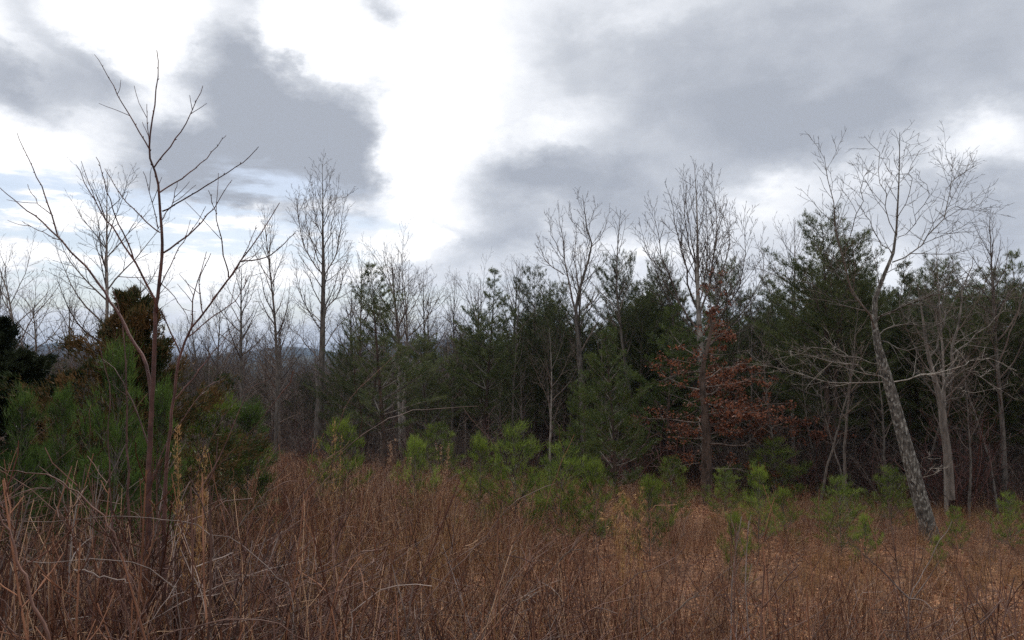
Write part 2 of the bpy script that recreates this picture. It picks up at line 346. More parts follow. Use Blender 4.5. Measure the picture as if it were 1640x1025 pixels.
def pine_parts(seed, H, r, start, width, dens=1.0, dead=0, droop=0.0, irr=.3, whorl=.42, top_round=.0, tuftstep=.16, pad=False, pexp=.75):
    """conifer: trunk polys, branch polys, tuft positions, tuft directions"""
    rnd = random.Random(seed)
    tr = poly(rnd, Vector((0, 0, -.3)), UP, H + .3, 12, .018, .05)
    trunk = [(tr, [max(.008, r * (1 - i / 12.3)) for i in range(13)])]
    br, pos, dr = [], [], []
    h = H * start; phi = 0
    while h < H * .985:
        u = (h - H * start) / (H * (1 - start))
        prof = (1 - u) ** (pexp - .35 * top_round) * min(1, .55 + u * 2.2)
        nb = rnd.randint(5, 7) if pad else rnd.randint(4, 6)
        for k in range(nb):
            phi += 2 * math.pi / nb + rnd.uniform(-.35, .35)
            ln = H * width * prof * rnd.uniform(1 - irr, 1 + irr) + .18
            if rnd.random() < .12 * irr / .3: continue
            p, d, f = along(tr, min(.99, (h + .3 + rnd.uniform(-.1, .1)) / (H + .3)))
            el_ = R(18 + 38 * u) - droop
            dd = Vector((math.cos(phi) * math.cos(el_), math.sin(phi) * math.cos(el_), math.sin(el_)))
            q = poly(rnd, p, dd, ln, 5, .07, .045)
            rr = max(.006, min(r * (1 - u * .8) * .3, ln * .013)); br.append((q, taper(rr, .004, 6)))
            ns = max(2, int(ln / (.17 if pad else .22) * dens))
            for s in range(ns):
                t = .28 + .72 * (s + rnd.random()) / ns
                p2, d2, _ = along(q, min(t, .99)); l2 = ln * .38 * (1.15 - t) * rnd.uniform(.6, 1.3) + .08
                sd_ = 1 if s % 2 else -1
                hz = d2.cross(UP).normalized() * sd_
                q2 = poly(rnd, p2, d2 * .75 + hz * .8 + UP * (rnd.uniform(-.05, .12) if pad else rnd.uniform(-.05, .25)), l2, 3, .08 if pad else .1, .02 if pad else .06)
                br.append((q2, taper(.005, .003, 4)))
                m = max(2, int(l2 / tuftstep * dens) + 1)
                for j in range(m):
                    p3, d3, _ = along(q2, .25 + .75 * (j + rnd.random()) / m if j < m - 1 else .99)
                    pos.append(tuple(p3 + Vector((rnd.gauss(0, .03), rnd.gauss(0, .03), rnd.gauss(0, .02) + .02)))); dr.append(tuple(d3 * .7 + UP * .45))
            pos.append(tuple(q[-1])); dr.append(tuple((q[-1] - q[-2]).normalized() + UP * .3))
        h += whorl * rnd.uniform(.7, 1.3) * (1 - .4 * u)
    pos.append(tuple(tr[-1])); dr.append((0, 0, 1))
    for k in range(dead):
        t = rnd.uniform(.12, start + .1); p, d, f = along(tr, t); ph = rnd.uniform(0, 6.28)
        ln = H * width * rnd.uniform(.3, .85)
        q = poly(rnd, p, Vector((math.cos(ph), math.sin(ph), rnd.uniform(-.15, .35))), ln, 5, .13, .0)
        br.append((q, taper(max(.005, ln * .008), .003, 6))); twigs(rnd, br, q, ln * .008, .003, [(2.4, R(50), .35, .2, 0, 3)])
    return trunk, br, pos, dr

def make_bare(kind, name, cat, bark, twig_m, args, parts='crown'):
    trunk, limbs = bare_parts(*args[0], **args[1])
    me_t = tube_mesh('trunk', trunk, MT[bark])
    if parts == 'crown':
        al = [x for g in limbs for x in g]
        ms = [('trunk', me_t), ('crown', tube_mesh('crown', al, MT[twig_m]))]
    else:
        ms = [('trunk', me_t)] + [('branch', tube_mesh('branch', g, MT[twig_m])) for g in limbs if g]
    PROTO[kind] = dict(name=name, cat=cat, H=args[0][1], meshes=ms)
def make_pine(kind, name, cat, bark, needle, seed, H, r, start, width, K=13, ln=.11, w=.014, spread=.7, **k):
    trunk, br, pos, dr = pine_parts(seed, H, r, start, width, **k)
    PROTO[kind] = dict(name=name, cat=cat, H=H, meshes=[('trunk', tube_mesh('trunk', trunk, MT[bark])),
        ('branchwork', tube_mesh('branchwork', br, MT['bark_grey' if k.get('dead') else bark])), ('crown', tuft_mesh('crown', pos, dr, K, ln, w, MT[needle], spread, seed))])
def put(kind, X, Y, H, label, group=None, rz=0, wide=1.0, lean=(0, 0), dz=0):
    pr = PROTO[kind]; s = H / pr['H']
    loc = (X, Y, gz(X, Y) + dz)
    if 'root' not in pr:
        r = empty(pr['name'], loc); KIDS[r.name] = [ob(n, m, r) for n, m in pr['meshes']]
        pr['root'] = r; r.rotation_euler = (lean[0], lean[1], rz); r.scale = (s * wide, s * wide, s)
        tag(r, label, pr['cat'], group); return r
    r = copy_tree(pr['root'], loc, rz, (s * wide, s * wide, s), label, group, lean)
    return r
def put_px(kind, px, py_top, Y, label, group=None, rz=0, wide=1.0, lean=(0, 0)):
    top = at(px, py_top, Y); H = top.z - gz(top.x, Y)
    return put(kind, top.x, Y, H, label, group, rz, wide, lean)

RMIN[:] = [.0055, .0042]
# prototypes ------------------------------------------------------------------
make_bare('tulipA', 'bare_tree', 'tree', 'bark_grey', 'twig', ((11, 14, .16, .34, .26, 30, R(50), .10), dict(wander=.012)))
make_bare('tulipB', 'bare_tree', 'tree', 'bark_grey', 'twig', ((12, 14, .15, .42, .22, 24, R(46), .12), dict(wander=.02)))
make_bare('tulipC', 'bare_tree', 'tree', 'bark_pale', 'twig', ((13, 13, .13, .30, .30, 22, R(55), .08), dict(wander=.03)))
make_bare('spreadA', 'bare_tree', 'tree', 'bark_grey', 'twig', ((14, 11, .14, .22, .42, 22, R(62), .06), dict(wander=.04)))
make_bare('spreadB', 'bare_tree', 'tree', 'bark_pale', 'twig', ((15, 11, .12, .30, .38, 20, R(52), .07), dict(wander=.05)))
make_bare('slimA', 'bare_tree', 'tree', 'bark_grey', 'twig', ((16, 10, .07, .35, .20, 22, R(40), .08), dict(spec=MEDF, wander=.03)))
make_bare('slimB', 'bare_tree', 'tree', 'bark_grey', 'twig', ((17, 10, .07, .45, .18, 18, R(45), .06), dict(spec=MEDF, wander=.05)))
def make_shrub(kind, seed, H, n, m='twig', name='bare_shrub'):
    rnd = random.Random(seed); out = []
    for k in range(n):
        a = rnd.uniform(0, 6.28); d = Vector((math.cos(a) * rnd.uniform(.1, .8), math.sin(a) * rnd.uniform(.1, .8), 1))
        l = H * rnd.uniform(.6, 1.1); q = poly(rnd, Vector((rnd.uniform(-.25, .25), rnd.uniform(-.25, .25), -.1)), d, l, 7, .12, .03)
        out.append((q, taper(l * .008, .003, 8))); twigs(rnd, out, q, l * .008, .003, [(3, R(45), .4, .16, .03, 4), (3.5, R(45), .4, .16, .03, 2)])
    PROTO[kind] = dict(name=name, cat='shrub', H=H, meshes=[('branchwork', tube_mesh('branchwork', out, MT[m]))])
make_shrub('brushA', 21, 3.0, 9); make_shrub('brushB', 22, 2.6, 12); make_shrub('brushC', 23, 2.4, 10, 'twig_red')
make_pine('pineA', 'pine_tree', 'pine tree', 'bark_pine', 'needle_dark', 31, 9.5, .12, .30, .27, dead=40, irr=.4, pad=True, whorl=.62, tuftstep=.085, K=16, pexp=1.05)
make_pine('pineB', 'pine_tree', 'pine tree', 'bark_pine', 'needle_dark', 32, 9.0, .11, .40, .24, dead=46, irr=.55, dens=1.0, top_round=.5, pad=True, whorl=.6, tuftstep=.09, K=12)
make_pine('pineC', 'pine_tree', 'pine tree', 'bark_pine', 'needle_dark', 33, 8.5, .12, .32, .28, dead=36, irr=.5, top_round=.8, pad=True, whorl=.58, tuftstep=.09, K=12)
make_pine('pineD', 'pine_tree', 'pine tree', 'bark_pine', 'needle_mid', 34, 6.5, .09, .12, .34, dead=6, irr=.5, dens=1.1, K=14, w=.016, pad=True, whorl=.55, tuftstep=.10)
make_pine('pineE', 'pine_tree', 'pine tree', 'bark_pine', 'needle_dark', 35, 8.0, .10, .25, .24, dens=1.0, irr=.65, dead=14, K=15, pad=True, whorl=.6, tuftstep=.11)
make_pine('youngA', 'young_pine', 'pine', 'bark_grey', 'needle_young', 41, 2.2, .022, .04, .30, K=16, ln=.12, w=.007, dens=1.15, whorl=.26, tuftstep=.13, spread=.55, irr=.5, droop=-.25)
make_pine('youngB', 'young_pine', 'pine', 'bark_grey', 'needle_young', 42, 1.8, .018, .04, .38, K=16, ln=.115, w=.007, dens=1.3, whorl=.24, tuftstep=.12, spread=.55, irr=.5, droop=-.2)
make_pine('youngD', 'young_pine', 'pine', 'bark_grey', 'needle_left', 44, 2.2, .022, .04, .27, K=20, ln=.11, w=.007, dens=1.3, whorl=.27, tuftstep=.12, spread=.6, irr=.6, droop=-.3)
make_pine('youngC', 'young_pine', 'pine', 'bark_grey', 'needle_young', 43, 1.2, .014, .04, .42, K=16, ln=.11, w=.007, dens=1.2, whorl=.2, tuftstep=.10, spread=.55, irr=.5, droop=-.2)
def make_cedar(kind, seed, H, width, needle, pw=.55, n=9000):
    rnd = random.Random(seed); rg = np.random.RandomState(seed)
    tr = poly(rnd, Vector((0, 0, -.2)), UP, H * .97 + .2, 9, .015, .05); br, pos, dr = [], [], []
    for k in range(int(70 * H / 4)):
        u = rnd.random() ** 1.1 * .99; p, d, _ = along(tr, .05 + .93 * u); ph = rnd.uniform(0, 6.28)
        ln = H * width * ((1 - u) ** pw * min(1, .6 + 2.5 * u)) * rnd.uniform(.35, 1.4) + .08
        q = poly(rnd, p, Vector((math.cos(ph), math.sin(ph), rnd.uniform(.0, .5) + .5 * u)), ln, 5, .08, .05)
        br.append((q, taper(max(.005, ln * .012), .003, 6)))
        m = max(5, int(n / (70 * H / 4)))
        for j in range(m):
            t = rnd.random() ** .7; p3, d3, _ = along(q, min(t, .99)); s = ln * .15 * (1.15 - t) + .022
            pos.append((p3.x + rnd.gauss(0, s), p3.y + rnd.gauss(0, s), p3.z + rnd.gauss(0, s * .9))); dr.append(tuple(d3 * .9 + UP * .5))
    PROTO[kind] = dict(name='cedar_tree', cat='cedar', H=H, meshes=[('trunk', tube_mesh('trunk', [(tr, taper(.02 * H, .01, 10))], MT['bark_pine'])),
        ('branchwork', tube_mesh('branchwork', br, MT['bark_pine'])), ('crown', tuft_mesh('crown', pos, dr, 5, .09, .02, MT[needle], .8, seed))])
RMIN[:] = [.004, .003]
make_cedar('cedarDark', 51, 3.4, .36, 'cedar_dark', .5, 11000)
make_cedar('cedarRust', 52, 4.2, .54, 'cedar_rust', .9, 13000)
make_cedar('cedarSpire', 53, 3.6, .36, 'cedar_dark', .9, 12000)
print('TRI', sum(sum(len(p.vertices) - 2 for p in m.polygons) for m in bpy.data.meshes))

# ------------------------------------------------------------------ the leaning pale-barked tree on the right
def skel(pxs, Y, dY=0, n=12):
    """points measured in the photograph, given true depth Y running to Y+dY"""
    m = len(pxs)
    pts = [at(p[0], p[1], Y + (p[2] if len(p) > 2 else dY * i / (m - 1))) for i, p in enumerate(pxs)]
    return resample(pts, n)
def limb_thing(name, label, cat, base, group=None):
    r = empty(name, base); return tag(r, label, cat, group)
def rel(pts, o): return [p - Vector(o) for p in pts]
def hero(name, label, Y, trunk_px, tr_r, limb_list, bark, twigm, seed, spec, limb_s=1.0):
    rnd = random.Random(seed); T = skel(trunk_px, Y, 0, 18); base = Vector(T[0]); base.z = gz(base.x, base.y)
    root = limb_thing(name, label, 'tree', base)
    T[0].z -= .3
    Rt = [np.interp(i / 17, [a for a, b in tr_r], [b for a, b in tr_r]) for i in range(18)]
    ob('trunk', tube_mesh('trunk', [(rel(T, base), Rt)], MT[bark]), root)
    for li, (pxs, dY, r0) in enumerate(limb_list):
        q = skel(pxs, Y, dY, 9)
        q = [q[0]] + [p + Vector((rnd.gauss(0, .03), rnd.gauss(0, .08), rnd.gauss(0, .025))) for p in q[1:]]
        r0 *= limb_s; g = [(q, taper(r0, .004, 9))]; twigs(rnd, g, q, r0, .004, spec)
        ob('branch', tube_mesh('branch', [(rel(a, base), b) for a, b in g], MT['bark_pale' if (bark == 'bark_birch' and (li < 4 or li > 19)) else twigm]), root)
    lo = 9 if bark in ('bark_birch', 'bark_pale') else 4; top = T[lo:]; g = []; twigs(rnd, g, rel(top, base), Rt[lo] * .6, .006, [(2.6, R(36), .26, .12, .06, 5)] + spec[1:])
    ob('branch', tube_mesh('branch', g, MT[twigm]), root)
    return root, T, base, rnd
Yl = 15.5; RMIN[:] = [.0038, .0026]
hero('leaning_tree', 'pale lichen-spotted tree leaning left at the edge of the pine stand', Yl,
    [(1496, 872), (1478, 815), (1458, 740), (1440, 675), (1424, 615), (1410, 570), (1402, 530), (1399, 490), (1412, 450), (1432, 400), (1437, 340), (1440, 280), (1441, 212)],
    [(0, .25), (.05, .155), (.3, .115), (.42, .095), (.5, .065), (.6, .045), (.75, .022), (1, .005)],
    [([(1424, 612), (1395, 596), (1360, 583), (1310, 572), (1265, 560)], -1.2, .022),
     ([(1425, 611), (1370, 611), (1310, 608), (1250, 590), (1180, 580)], 1.2, .02),
     ([(1430, 612), (1470, 600), (1520, 592), (1570, 575), (1600, 580)], 1.0, .022),
     ([(1416, 585), (1360, 572), (1320, 560), (1240, 575)], .8, .016),
     ([(1402, 530), (1375, 480), (1352, 430), (1347, 380), (1330, 320), (1312, 250)], -1.4, .035),
     ([(1350, 400), (1372, 350), (1384, 290), (1398, 262)], -1.8, .016),
     ([(1400, 520), (1425, 500), (1470, 480), (1530, 450), (1570, 430)], -1.2, .028),
     ([(1402, 510), (1450, 490), (1500, 470), (1560, 480), (1630, 470)], 1.4, .022),
     ([(1405, 545), (1450, 560), (1510, 545), (1580, 540)], -1.5, .02),
     ([(1404, 540), (1440, 520), (1490, 520), (1540, 500)], 1.8, .02),
     ([(1430, 420), (1460, 405), (1490, 375), (1512, 335), (1524, 300), (1516, 250)], 1.5, .026),
     ([(1505, 350), (1530, 335), (1560, 330), (1580, 315)], 1.9, .012),
     ([(1522, 300), (1540, 275), (1555, 258)], 1.5, .01),
     ([(1430, 410), (1405, 380), (1385, 345), (1375, 330)], -1.2, .018),
     ([(1434, 375), (1418, 335), (1412, 290), (1398, 240), (1392, 215)], .9, .018),
     ([(1436, 350), (1455, 300), (1462, 260), (1470, 240)], -.9, .014),
     ([(1439, 300), (1428, 270), (1425, 235)], .4, .009), ([(1440, 270), (1450, 240), (1466, 215)], .4, .009),
     ([(1437, 380), (1470, 350), (1486, 310), (1478, 270)], -.8, .014),
     ([(1400, 500), (1350, 490), (1290, 450), (1250, 440), (1210, 430)], 1.6, .022),
     ([(1470, 790), (1480, 760), (1478, 735), (1490, 720)], -.5, .012), ([(1478, 765), (1500, 752), (1520, 745)], -.4, .008), ([(1474, 780), (1484, 800), (1500, 805)], -.4, .008)],
    'bark_birch', 'bark_grey', 5, [(4.6, R(40), .40, .11, .05, 5), (5.5, R(40), .45, .14, .05, 3), (8, R(42), .45, .16, .03, 2)], .68)

# tall straight tree, centre left
RMIN[:] = [.0065, .005]
TUL = [(4.0, R(30), .36, .08, .09, 5), (4.4, R(34), .45, .11, .07, 3), (5.5, R(36), .5, .13, .06, 2)]
hero('tulip_tree', 'tall straight bare tree with steeply upswept branches rising alone left of centre', 38,
    [(508, 712), (512, 640), (516, 560), (517, 500), (518, 430), (517, 380), (517, 320), (516, 262)],
    [(0, .2), (.3, .15), (.6, .09), (.8, .038), (.9, .02), (1, .006)],
    [([(517, 585), (490, 550), (460, 520), (445, 505)], 1.5, .03), ([(517, 560), (545, 520), (572, 490), (590, 470)], -1.5, .03),
     ([(516, 530), (492, 495), (480, 460), (470, 420)], -2, .035), ([(517, 500), (540, 470), (552, 430), (562, 390)], 1.5, .035),
     ([(518, 440), (498, 415), (482, 380), (476, 330), (474, 310)], 1.2, .035), ([(518, 445), (536, 410), (545, 370), (550, 330), (556, 310)], -1.2, .035),
     ([(517, 425), (500, 390), (490, 350), (489, 300)], -1, .03), ([(518, 400), (530, 370), (538, 320), (541, 290)], 1, .03),
     ([(517, 380), (506, 350), (500, 310), (497, 280)], 1, .022), ([(517, 360), (527, 330), (529, 290), (531, 275)], -.8, .022),
     ([(517, 335), (509, 310), (508, 280)], .4, .015), ([(517, 320), (523, 300), (524, 272)], -.4, .012),
     ([(517, 600), (488, 585), (452, 575)], -1, .02), ([(516, 615), (550, 600), (590, 585)], 1, .02)],
    'bark_grey', 'twig', 6, TUL)
# broad crowned tree, right of centre
hero('tulip_tree', 'tall bare tree with the broad fan crown behind the russet-leaved oak', 32,
    [(1130, 770), (1128, 680), (1124, 600), (1121, 540), (1118, 480), (1117, 430), (1117, 380), (1116, 330), (1112, 262)],
    [(0, .22), (.3, .17), (.55, .09), (.75, .045), (.88, .022), (1, .006)],
    [([(1120, 530), (1090, 490), (1075, 450), (1064, 420), (1052, 370), (1048, 330)], 1.2, .05), ([(1119, 500), (1100, 450), (1090, 400), (1080, 350), (1075, 310)], -1, .05),
     ([(1118, 470), (1108, 420), (1100, 370), (1096, 320), (1092, 280)], .8, .04), ([(1118, 430), (1106, 380), (1100, 330), (1099, 300)], -.8, .03),
     ([(1118, 510), (1135, 460), (1145, 400), (1148, 340), (1140, 290)], .8, .05), ([(1119, 490), (1132, 430), (1134, 380), (1130, 310)], -.8, .035),
     ([(1121, 545), (1150, 490), (1158, 440), (1168, 390), (1160, 340)], 1.5, .045), ([(1121, 560), (1160, 500), (1185, 450), (1196, 400), (1190, 350)], -1.5, .045),
     ([(1122, 570), (1170, 520), (1205, 480), (1222, 430), (1218, 390)], .6, .04), ([(1122, 570), (1080, 520), (1055, 480), (1035, 450)], -.9, .035),
     ([(1120, 540), (1070, 480), (1045, 430), (1030, 380), (1022, 360)], .9, .035), ([(1117, 380), (1126, 340), (1127, 300), (1129, 275)], .5, .02),
     ([(1116, 360), (1106, 320), (1104, 280)], -.4, .018), ([(1118, 450), (1140, 410), (1160, 380), (1178, 365)], 1, .025)],
    'bark_pale', 'twig', 7, TUL)
# forked crown above the pines
hero('forked_tree', 'bare tree with a wide forked top standing above the pines at centre right', 34,
    [(938, 770), (934, 680), (930, 600), (926, 540), (922, 500), (928, 465), (938, 430), (948, 395), (940, 365), (933, 312)],
    [(0, .16), (.4, .11), (.6, .07), (.8, .04), (1, .007)],
    [([(922, 500), (912, 460), (905, 420), (901, 380), (895, 335)], 1.2, .05), ([(903, 440), (880, 425), (867, 400), (861, 378)], 1.8, .025),
     ([(905, 415), (888, 385), (878, 350), (873, 340)], -1, .02), ([(928, 470), (922, 430), (920, 390), (923, 360)], -.8, .03),
     ([(948, 395), (965, 375), (973, 345), (976, 335)], -.8, .02), ([(945, 392), (935, 350), (938, 330)], .4, .015), ([(947, 400), (930, 370), (914, 350), (910, 330)], .8, .018), ([(942, 370), (950, 340), (952, 322)], .4, .012)],
    'bark_grey', 'twig', 8, TUL)

# ------------------------------------------------------------------ russet-leaved oak
RMIN[:] = [.0045, .0035]
def oak():
    Y = 24.0; rnd = random.Random(77)
    T = skel([(1133, 800), (1132, 740), (1131, 690), (1128, 645), (1124, 605), (1130, 565), (1140, 530), (1136, 495)], Y, 0, 12)
    base = Vector(T[0]); base.z = gz(base.x, base.y); root = limb_thing('oak_tree', 'oak with russet dead leaves held on level branches before the pine stand', 'tree', base); T[0].z -= .3
    ob('trunk', tube_mesh('trunk', [(rel(T, base), taper(.19, .03, 12))], MT['bark_pine']), root)
    leaves = []
    for k in range(62):
        t = .14 + .84 * (k + rnd.random()) / 52; p, d, _ = along(T, t); a = rnd.uniform(0, 6.28)
        ln = (.7 + 2.6 * (1 - abs(t - .45) * 1.5)) * rnd.uniform(.4, 1.2) * (1 + .35 * math.cos(a))
        q = poly(rnd, p, Vector((math.cos(a), math.sin(a) * .8, rnd.uniform(-.08, .22) + max(0, t - .7) * 1.0)), ln, 7, .13, .01)
        rr = max(.012, ln * .010); g = [(q, taper(rr, .004, 8))]
        twigs(rnd, g, q, rr, .004, [(2.6, R(50), .36, .14, .0, 4), (4, R(48), .45, .16, .0, 3), (4, R(45), .45, .16, 0, 2)], 0, .15, .55)
        ob('branch', tube_mesh('branch', [(rel(x, base), b) for x, b in g], MT['bark_pale' if rnd.random() < .12 else 'twig']), root)
        keep = rnd.random() < .66 + .25 * math.cos(a)
        for x, b in g[1:]:
            if not keep: continue
            if len(x) <= 5 and rnd.random() < .95:
                for _ in range(14):
                    pp, dd, _f = along(x, rnd.uniform(.3, .99)); leaves.append(tuple(pp - base + Vector((rnd.gauss(0, .08), rnd.gauss(0, .08), rnd.gauss(0, .05) - .03))))
    LOG.append(('oak leaves', len(leaves)))
    ob('foliage', leaf_mesh('foliage', leaves, 90e-3, MT['leaf_rust'], 3, .8), root)
oak()

# ------------------------------------------------------------------ placed evergreens and bare trees
G_P = 'dark pines of the stand on the right'
for i, (k, px, py, Y, wd_, rz, lab) in enumerate([
    ('pineA', 776, 430, 37, 1.0, 0, 'tall dark pine with tiered branches at the left end of the pine stand'),
    ('pineB', 855, 440, 40, .9, 1, 'narrow thin-topped pine second from the left end of the stand'),
    ('pineB', 905, 465, 38, .9, 2.2, 'grey-green pine under the forked bare tree'),
    ('pineC', 985, 422, 36, .75, 3, 'tall bushy pine right of the forked bare tree'),
    ('pineC', 1046, 432, 38, .62, 1.5, 'slim dark pine left of the fan-crowned bare tree'),
    ('pineA', 1085, 452, 37, 1.0, 2.6, 'dark pine directly left of the fan-crowned trunk'),
    ('pineC', 1172, 432, 35, .85, 4, 'bushy pine right of the fan-crowned trunk'),
    ('pineB', 1225, 455, 34, 1.0, 5, 'lower pine between the fan-crowned tree and the broad dark pine'),
    ('pineC', 1315, 372, 26, 1.05, .4, 'broad dark pine with a rounded top left of the leaning tree'),
    ('pineB', 1395, 440, 27, 1.1, 2, 'thin-crowned pine behind the leaning tree'),
    ('pineA', 1465, 420, 28, 1.1, 3, 'dark pine seen through the right branches of the leaning tree'),
    ('pineC', 1520, 430, 30, .9, 4, 'round-topped pine behind the dense bare crown on the right'),
    ('pineB', 1575, 445, 26, 1.1, 5.3, 'lower pine near the right edge'),
    ('pineA', 1630, 400, 25, 1.0, 1, 'dark pine cut by the right edge of the view'),
    ('pineD', 985, 535, 23, 1.0, 0, 'wide mid-green pine with low spreading boughs left of the oak'),
    ('pineD', 935, 600, 27, .9, 2, 'smaller mid-green pine left of the wide spreading one'),
    ('pineD', 1065, 500, 30, 1.1, 4, 'mid-green pine showing between oak and dark pines'),
    ('pineE', 622, 435, 30, 1.15, .7, 'dark open-crowned evergreen at the left of centre'),
    ('pineE', 585, 500, 34, 1.1, 2.7, 'smaller open evergreen left of the dark open-crowned one'),
    ('pineC', 690, 545, 36, 1.0, 5, 'low dark evergreen beside the open-crowned one'),
    ('pineC', 545, 560, 36, 1.0, 3.3, 'low dark evergreen behind the tall straight tree'),
    ]):
    put_px(k, px, py, Y, lab, None, rz, wd_)
for i, (k, px, py, Y, wd_, rz, lab) in enumerate([
    ('spreadB', 45, 395, 45, 1.0, 0, 'bare tree with a rounded crown at the far left'),
    ('slimA', 8, 420, 44, 1.2, 1, 'slender bare tree cut by the left edge'),
    ('spreadA', 110, 455, 48, .8, 2, 'smaller bare tree right of the rounded one at far left'),
    ('tulipC', 180, 285, 33, 1.0, 3, 'tall many-limbed bare tree behind the rusty cedar'),
    ('tulipB', 400, 410, 42, 1.1, 1, 'bare tree between the bare sapling and the tall straight tree'),
    ('tulipB', 450, 340, 40, .8, 2.5, 'slender bare tree just left of the tall straight tree'),
    ('spreadA', 350, 470, 46, .8, .5, 'low spreading bare tree behind the sapling stems'),
    ('tulipA', 575, 400, 44, .7, 4, 'bare tree right of the tall straight tree'),
    ('spreadB', 645, 390, 42, .9, 5, 'faint wide-topped bare tree behind the open evergreen'),
    ('tulipB', 690, 430, 42, .9, .9, 'upright bare tree in the gap left of the pines'),
    ('tulipA', 725, 440, 45, .7, 3.1, 'bare tree close against the first tall pine'),
    ('slimA', 822, 425, 37, 1.0, 2, 'slender bare tree between the first two pines'),
    ('slimB', 1027, 342, 34, 1.3, 0, 'thin bare tree left of the fan-crowned tree'),
    ('tulipC', 1260, 350, 30, .9, 5.1, 'bare tree with light twigs left of the broad dark pine'),
    ('tulipA', 1590, 345, 24, .9, 1.2, 'bare tree with a dense brushy crown by the right edge'),
    ('tulipC', 1500, 400, 22, .8, 2.2, 'grey bare tree between the leaning tree and the right edge'),
    ('slimB', 1345, 480, 20, 1.1, 1, 'slim straight grey trunk left of the leaning tree'),
    ('slimA', 1195, 470, 28, 1.3, 3, 'slim bare tree rising out of the oak foliage'),
    ('spreadB', 880, 520, 26, .8, 4, 'bare spreading tree with crooked pale limbs left of the mid-green pine'),
    ]):
    put_px(k, px, py, Y, lab, None, rz, wd_)
put_px('slimB', 1300, 540, 19, 'slim grey trunk leaning left beside the straight one', None, 2, 1.1, (0, -.12))
# forked grey tree right of the leaning one
RMIN[:] = [.004, .003]
hero('forked_tree', 'grey forked tree standing just right of the leaning tree', 19,
    [(1522, 780), (1518, 730), (1511, 680), (1508, 650), (1498, 610), (1485, 560), (1478, 510), (1470, 460)],
    [(0, .10), (.4, .085), (.6, .05), (1, .008)],
    [([(1508, 655), (1518, 600), (1528, 550), (1535, 500), (1548, 450), (1560, 400)], .6, .05), ([(1512, 645), (1545, 630), (1580, 625), (1620, 610)], -.8, .018),
     ([(1500, 615), (1480, 600), (1465, 570), (1440, 555)], -.8, .02), ([(1524, 570), (1560, 540), (1600, 500), (1625, 470)], .9, .022), ([(1490, 570), (1510, 520), (1515, 470), (1520, 440)], .7, .025), ([(1515, 620), (1560, 585), (1610, 560)], -.6, .018)],
    'bark_grey', 'bark_grey', 18, [(2.6, R(45), .36, .16, .03, 4), (3.5, R(45), .42, .2, .02, 3)])

# the mass of the stand behind, each tree its own
rnd = random.Random(5)
def blocked(x, y, lst, d):
    return any((x - a) ** 2 + (y - b) ** 2 < d * d for a, b in lst)
spots = []
tries = 0
while len(spots) < 175 and tries < 9000:
    tries += 1
    Y = rnd.uniform(25, 62); px = rnd.uniform(740, 1760)
    edge = np.interp(px, [740, 900, 1150, 1300, 1760], [38, 36, 32, 26, 24])
    if Y < edge: continue
    X = (px - 820) / F * Y
    if blocked(X, Y, spots, 1.5): continue
    spots.append((X, Y))
for i, (X, Y) in enumerate(spots):
    px = 820 + F * X / Y
    cap = np.interp(px, [740, 800, 880, 1000, 1250, 1300, 1400, 1640], [565, 525, 520, 490, 490, 450, 470, 470]) + rnd.uniform(-25, 45)
    H = min(11.5, at(px, cap, Y).z - gz(X, Y)); H = max(H, 5)
    k = rnd.choice(['pineA', 'pineB', 'pineC', 'pineA', 'slimA'])
    zone = ['behind the centre clump of young pines', 'between the forked bare tree and the oak', 'behind the russet oak', 'between the oak and the leaning tree', 'behind the leaning tree', 'right of the leaning tree', 'beyond the right edge of view'][int(np.searchsorted([880, 1020, 1240, 1390, 1500, 1650], px))]
    if k == 'slimA': put(k, X, Y, H * 1.02, 'slender bare tree among pine trunks ' + zone, 'slender bare trees ' + zone, rnd.uniform(0, 6.28))
    else: put(k, X, Y, H, 'bare-trunked pine deep in the stand ' + zone, 'stand pines ' + zone, rnd.uniform(0, 6.28), rnd.uniform(.9, 1.15))
def hz(px): return ['beyond the black cedars at far left', 'beyond the bare sapling and rusty cedar', 'around the tall straight tree', 'between the open evergreen and the pine stand', 'behind the left end of the pine stand'][int(np.searchsorted([120, 420, 600, 740], px))]
def bz(px): return ['below the cedars at left', 'around the foot of the tall straight tree', 'along the left end of the pine stand', 'about the oak trunk', 'along the foot of the stand at right'][int(np.searchsorted([350, 700, 1000, 1270], px))]
# open hardwood on the left and centre, falling away down the slope
spots = []; tries = 0
while len(spots) < 200 and tries < 12000:
    tries += 1
    Y = 44 * (230 / 44) ** rnd.random(); px = rnd.uniform(-120, 900); X = (px - 820) / F * Y
    if blocked(X, Y, spots, 2.2 + Y * .015): continue
    spots.append((X, Y))
for X, Y in spots:
    px = 820 + F * X / Y
    cap = np.interp(px, [0, 250, 480, 740, 900], [592, 584, 572, 522, 495]) + rnd.uniform(-40, 22) - (rnd.random() < .25) * rnd.uniform(40, 120)
    H = min(17, max(5, at(px, cap, Y).z - gz(X, Y)))
    k = rnd.choice(['tulipA', 'tulipB', 'spreadA', 'spreadB', 'tulipC'])
    put(k, X, Y, H, 'grey bare tree of the hardwood %s' % hz(px), 'hardwood bare trees %s' % hz(px), rnd.uniform(0, 6.28), rnd.uniform(.9, 1.3))
# brush along the edge of the woods
n = 0; spots = []
while n < 130:
    px = rnd.uniform(-60, 1700); e0 = np.interp(px, [0, 300, 700, 900, 1150, 1300, 1700], [34, 34, 33, 28, 26, 23, 22]); Y = e0 + abs(rnd.gauss(0, 6))
    X = (px - 820) / F * Y
    put(rnd.choice(['brushA', 'brushB', 'brushC']), X, Y, rnd.uniform(1.5, 3.4), 'leafless grey-brown brush ' + bz(px), 'leafless shrubs ' + bz(px), rnd.uniform(0, 6.28), rnd.uniform(1, 1.5)); n += 1

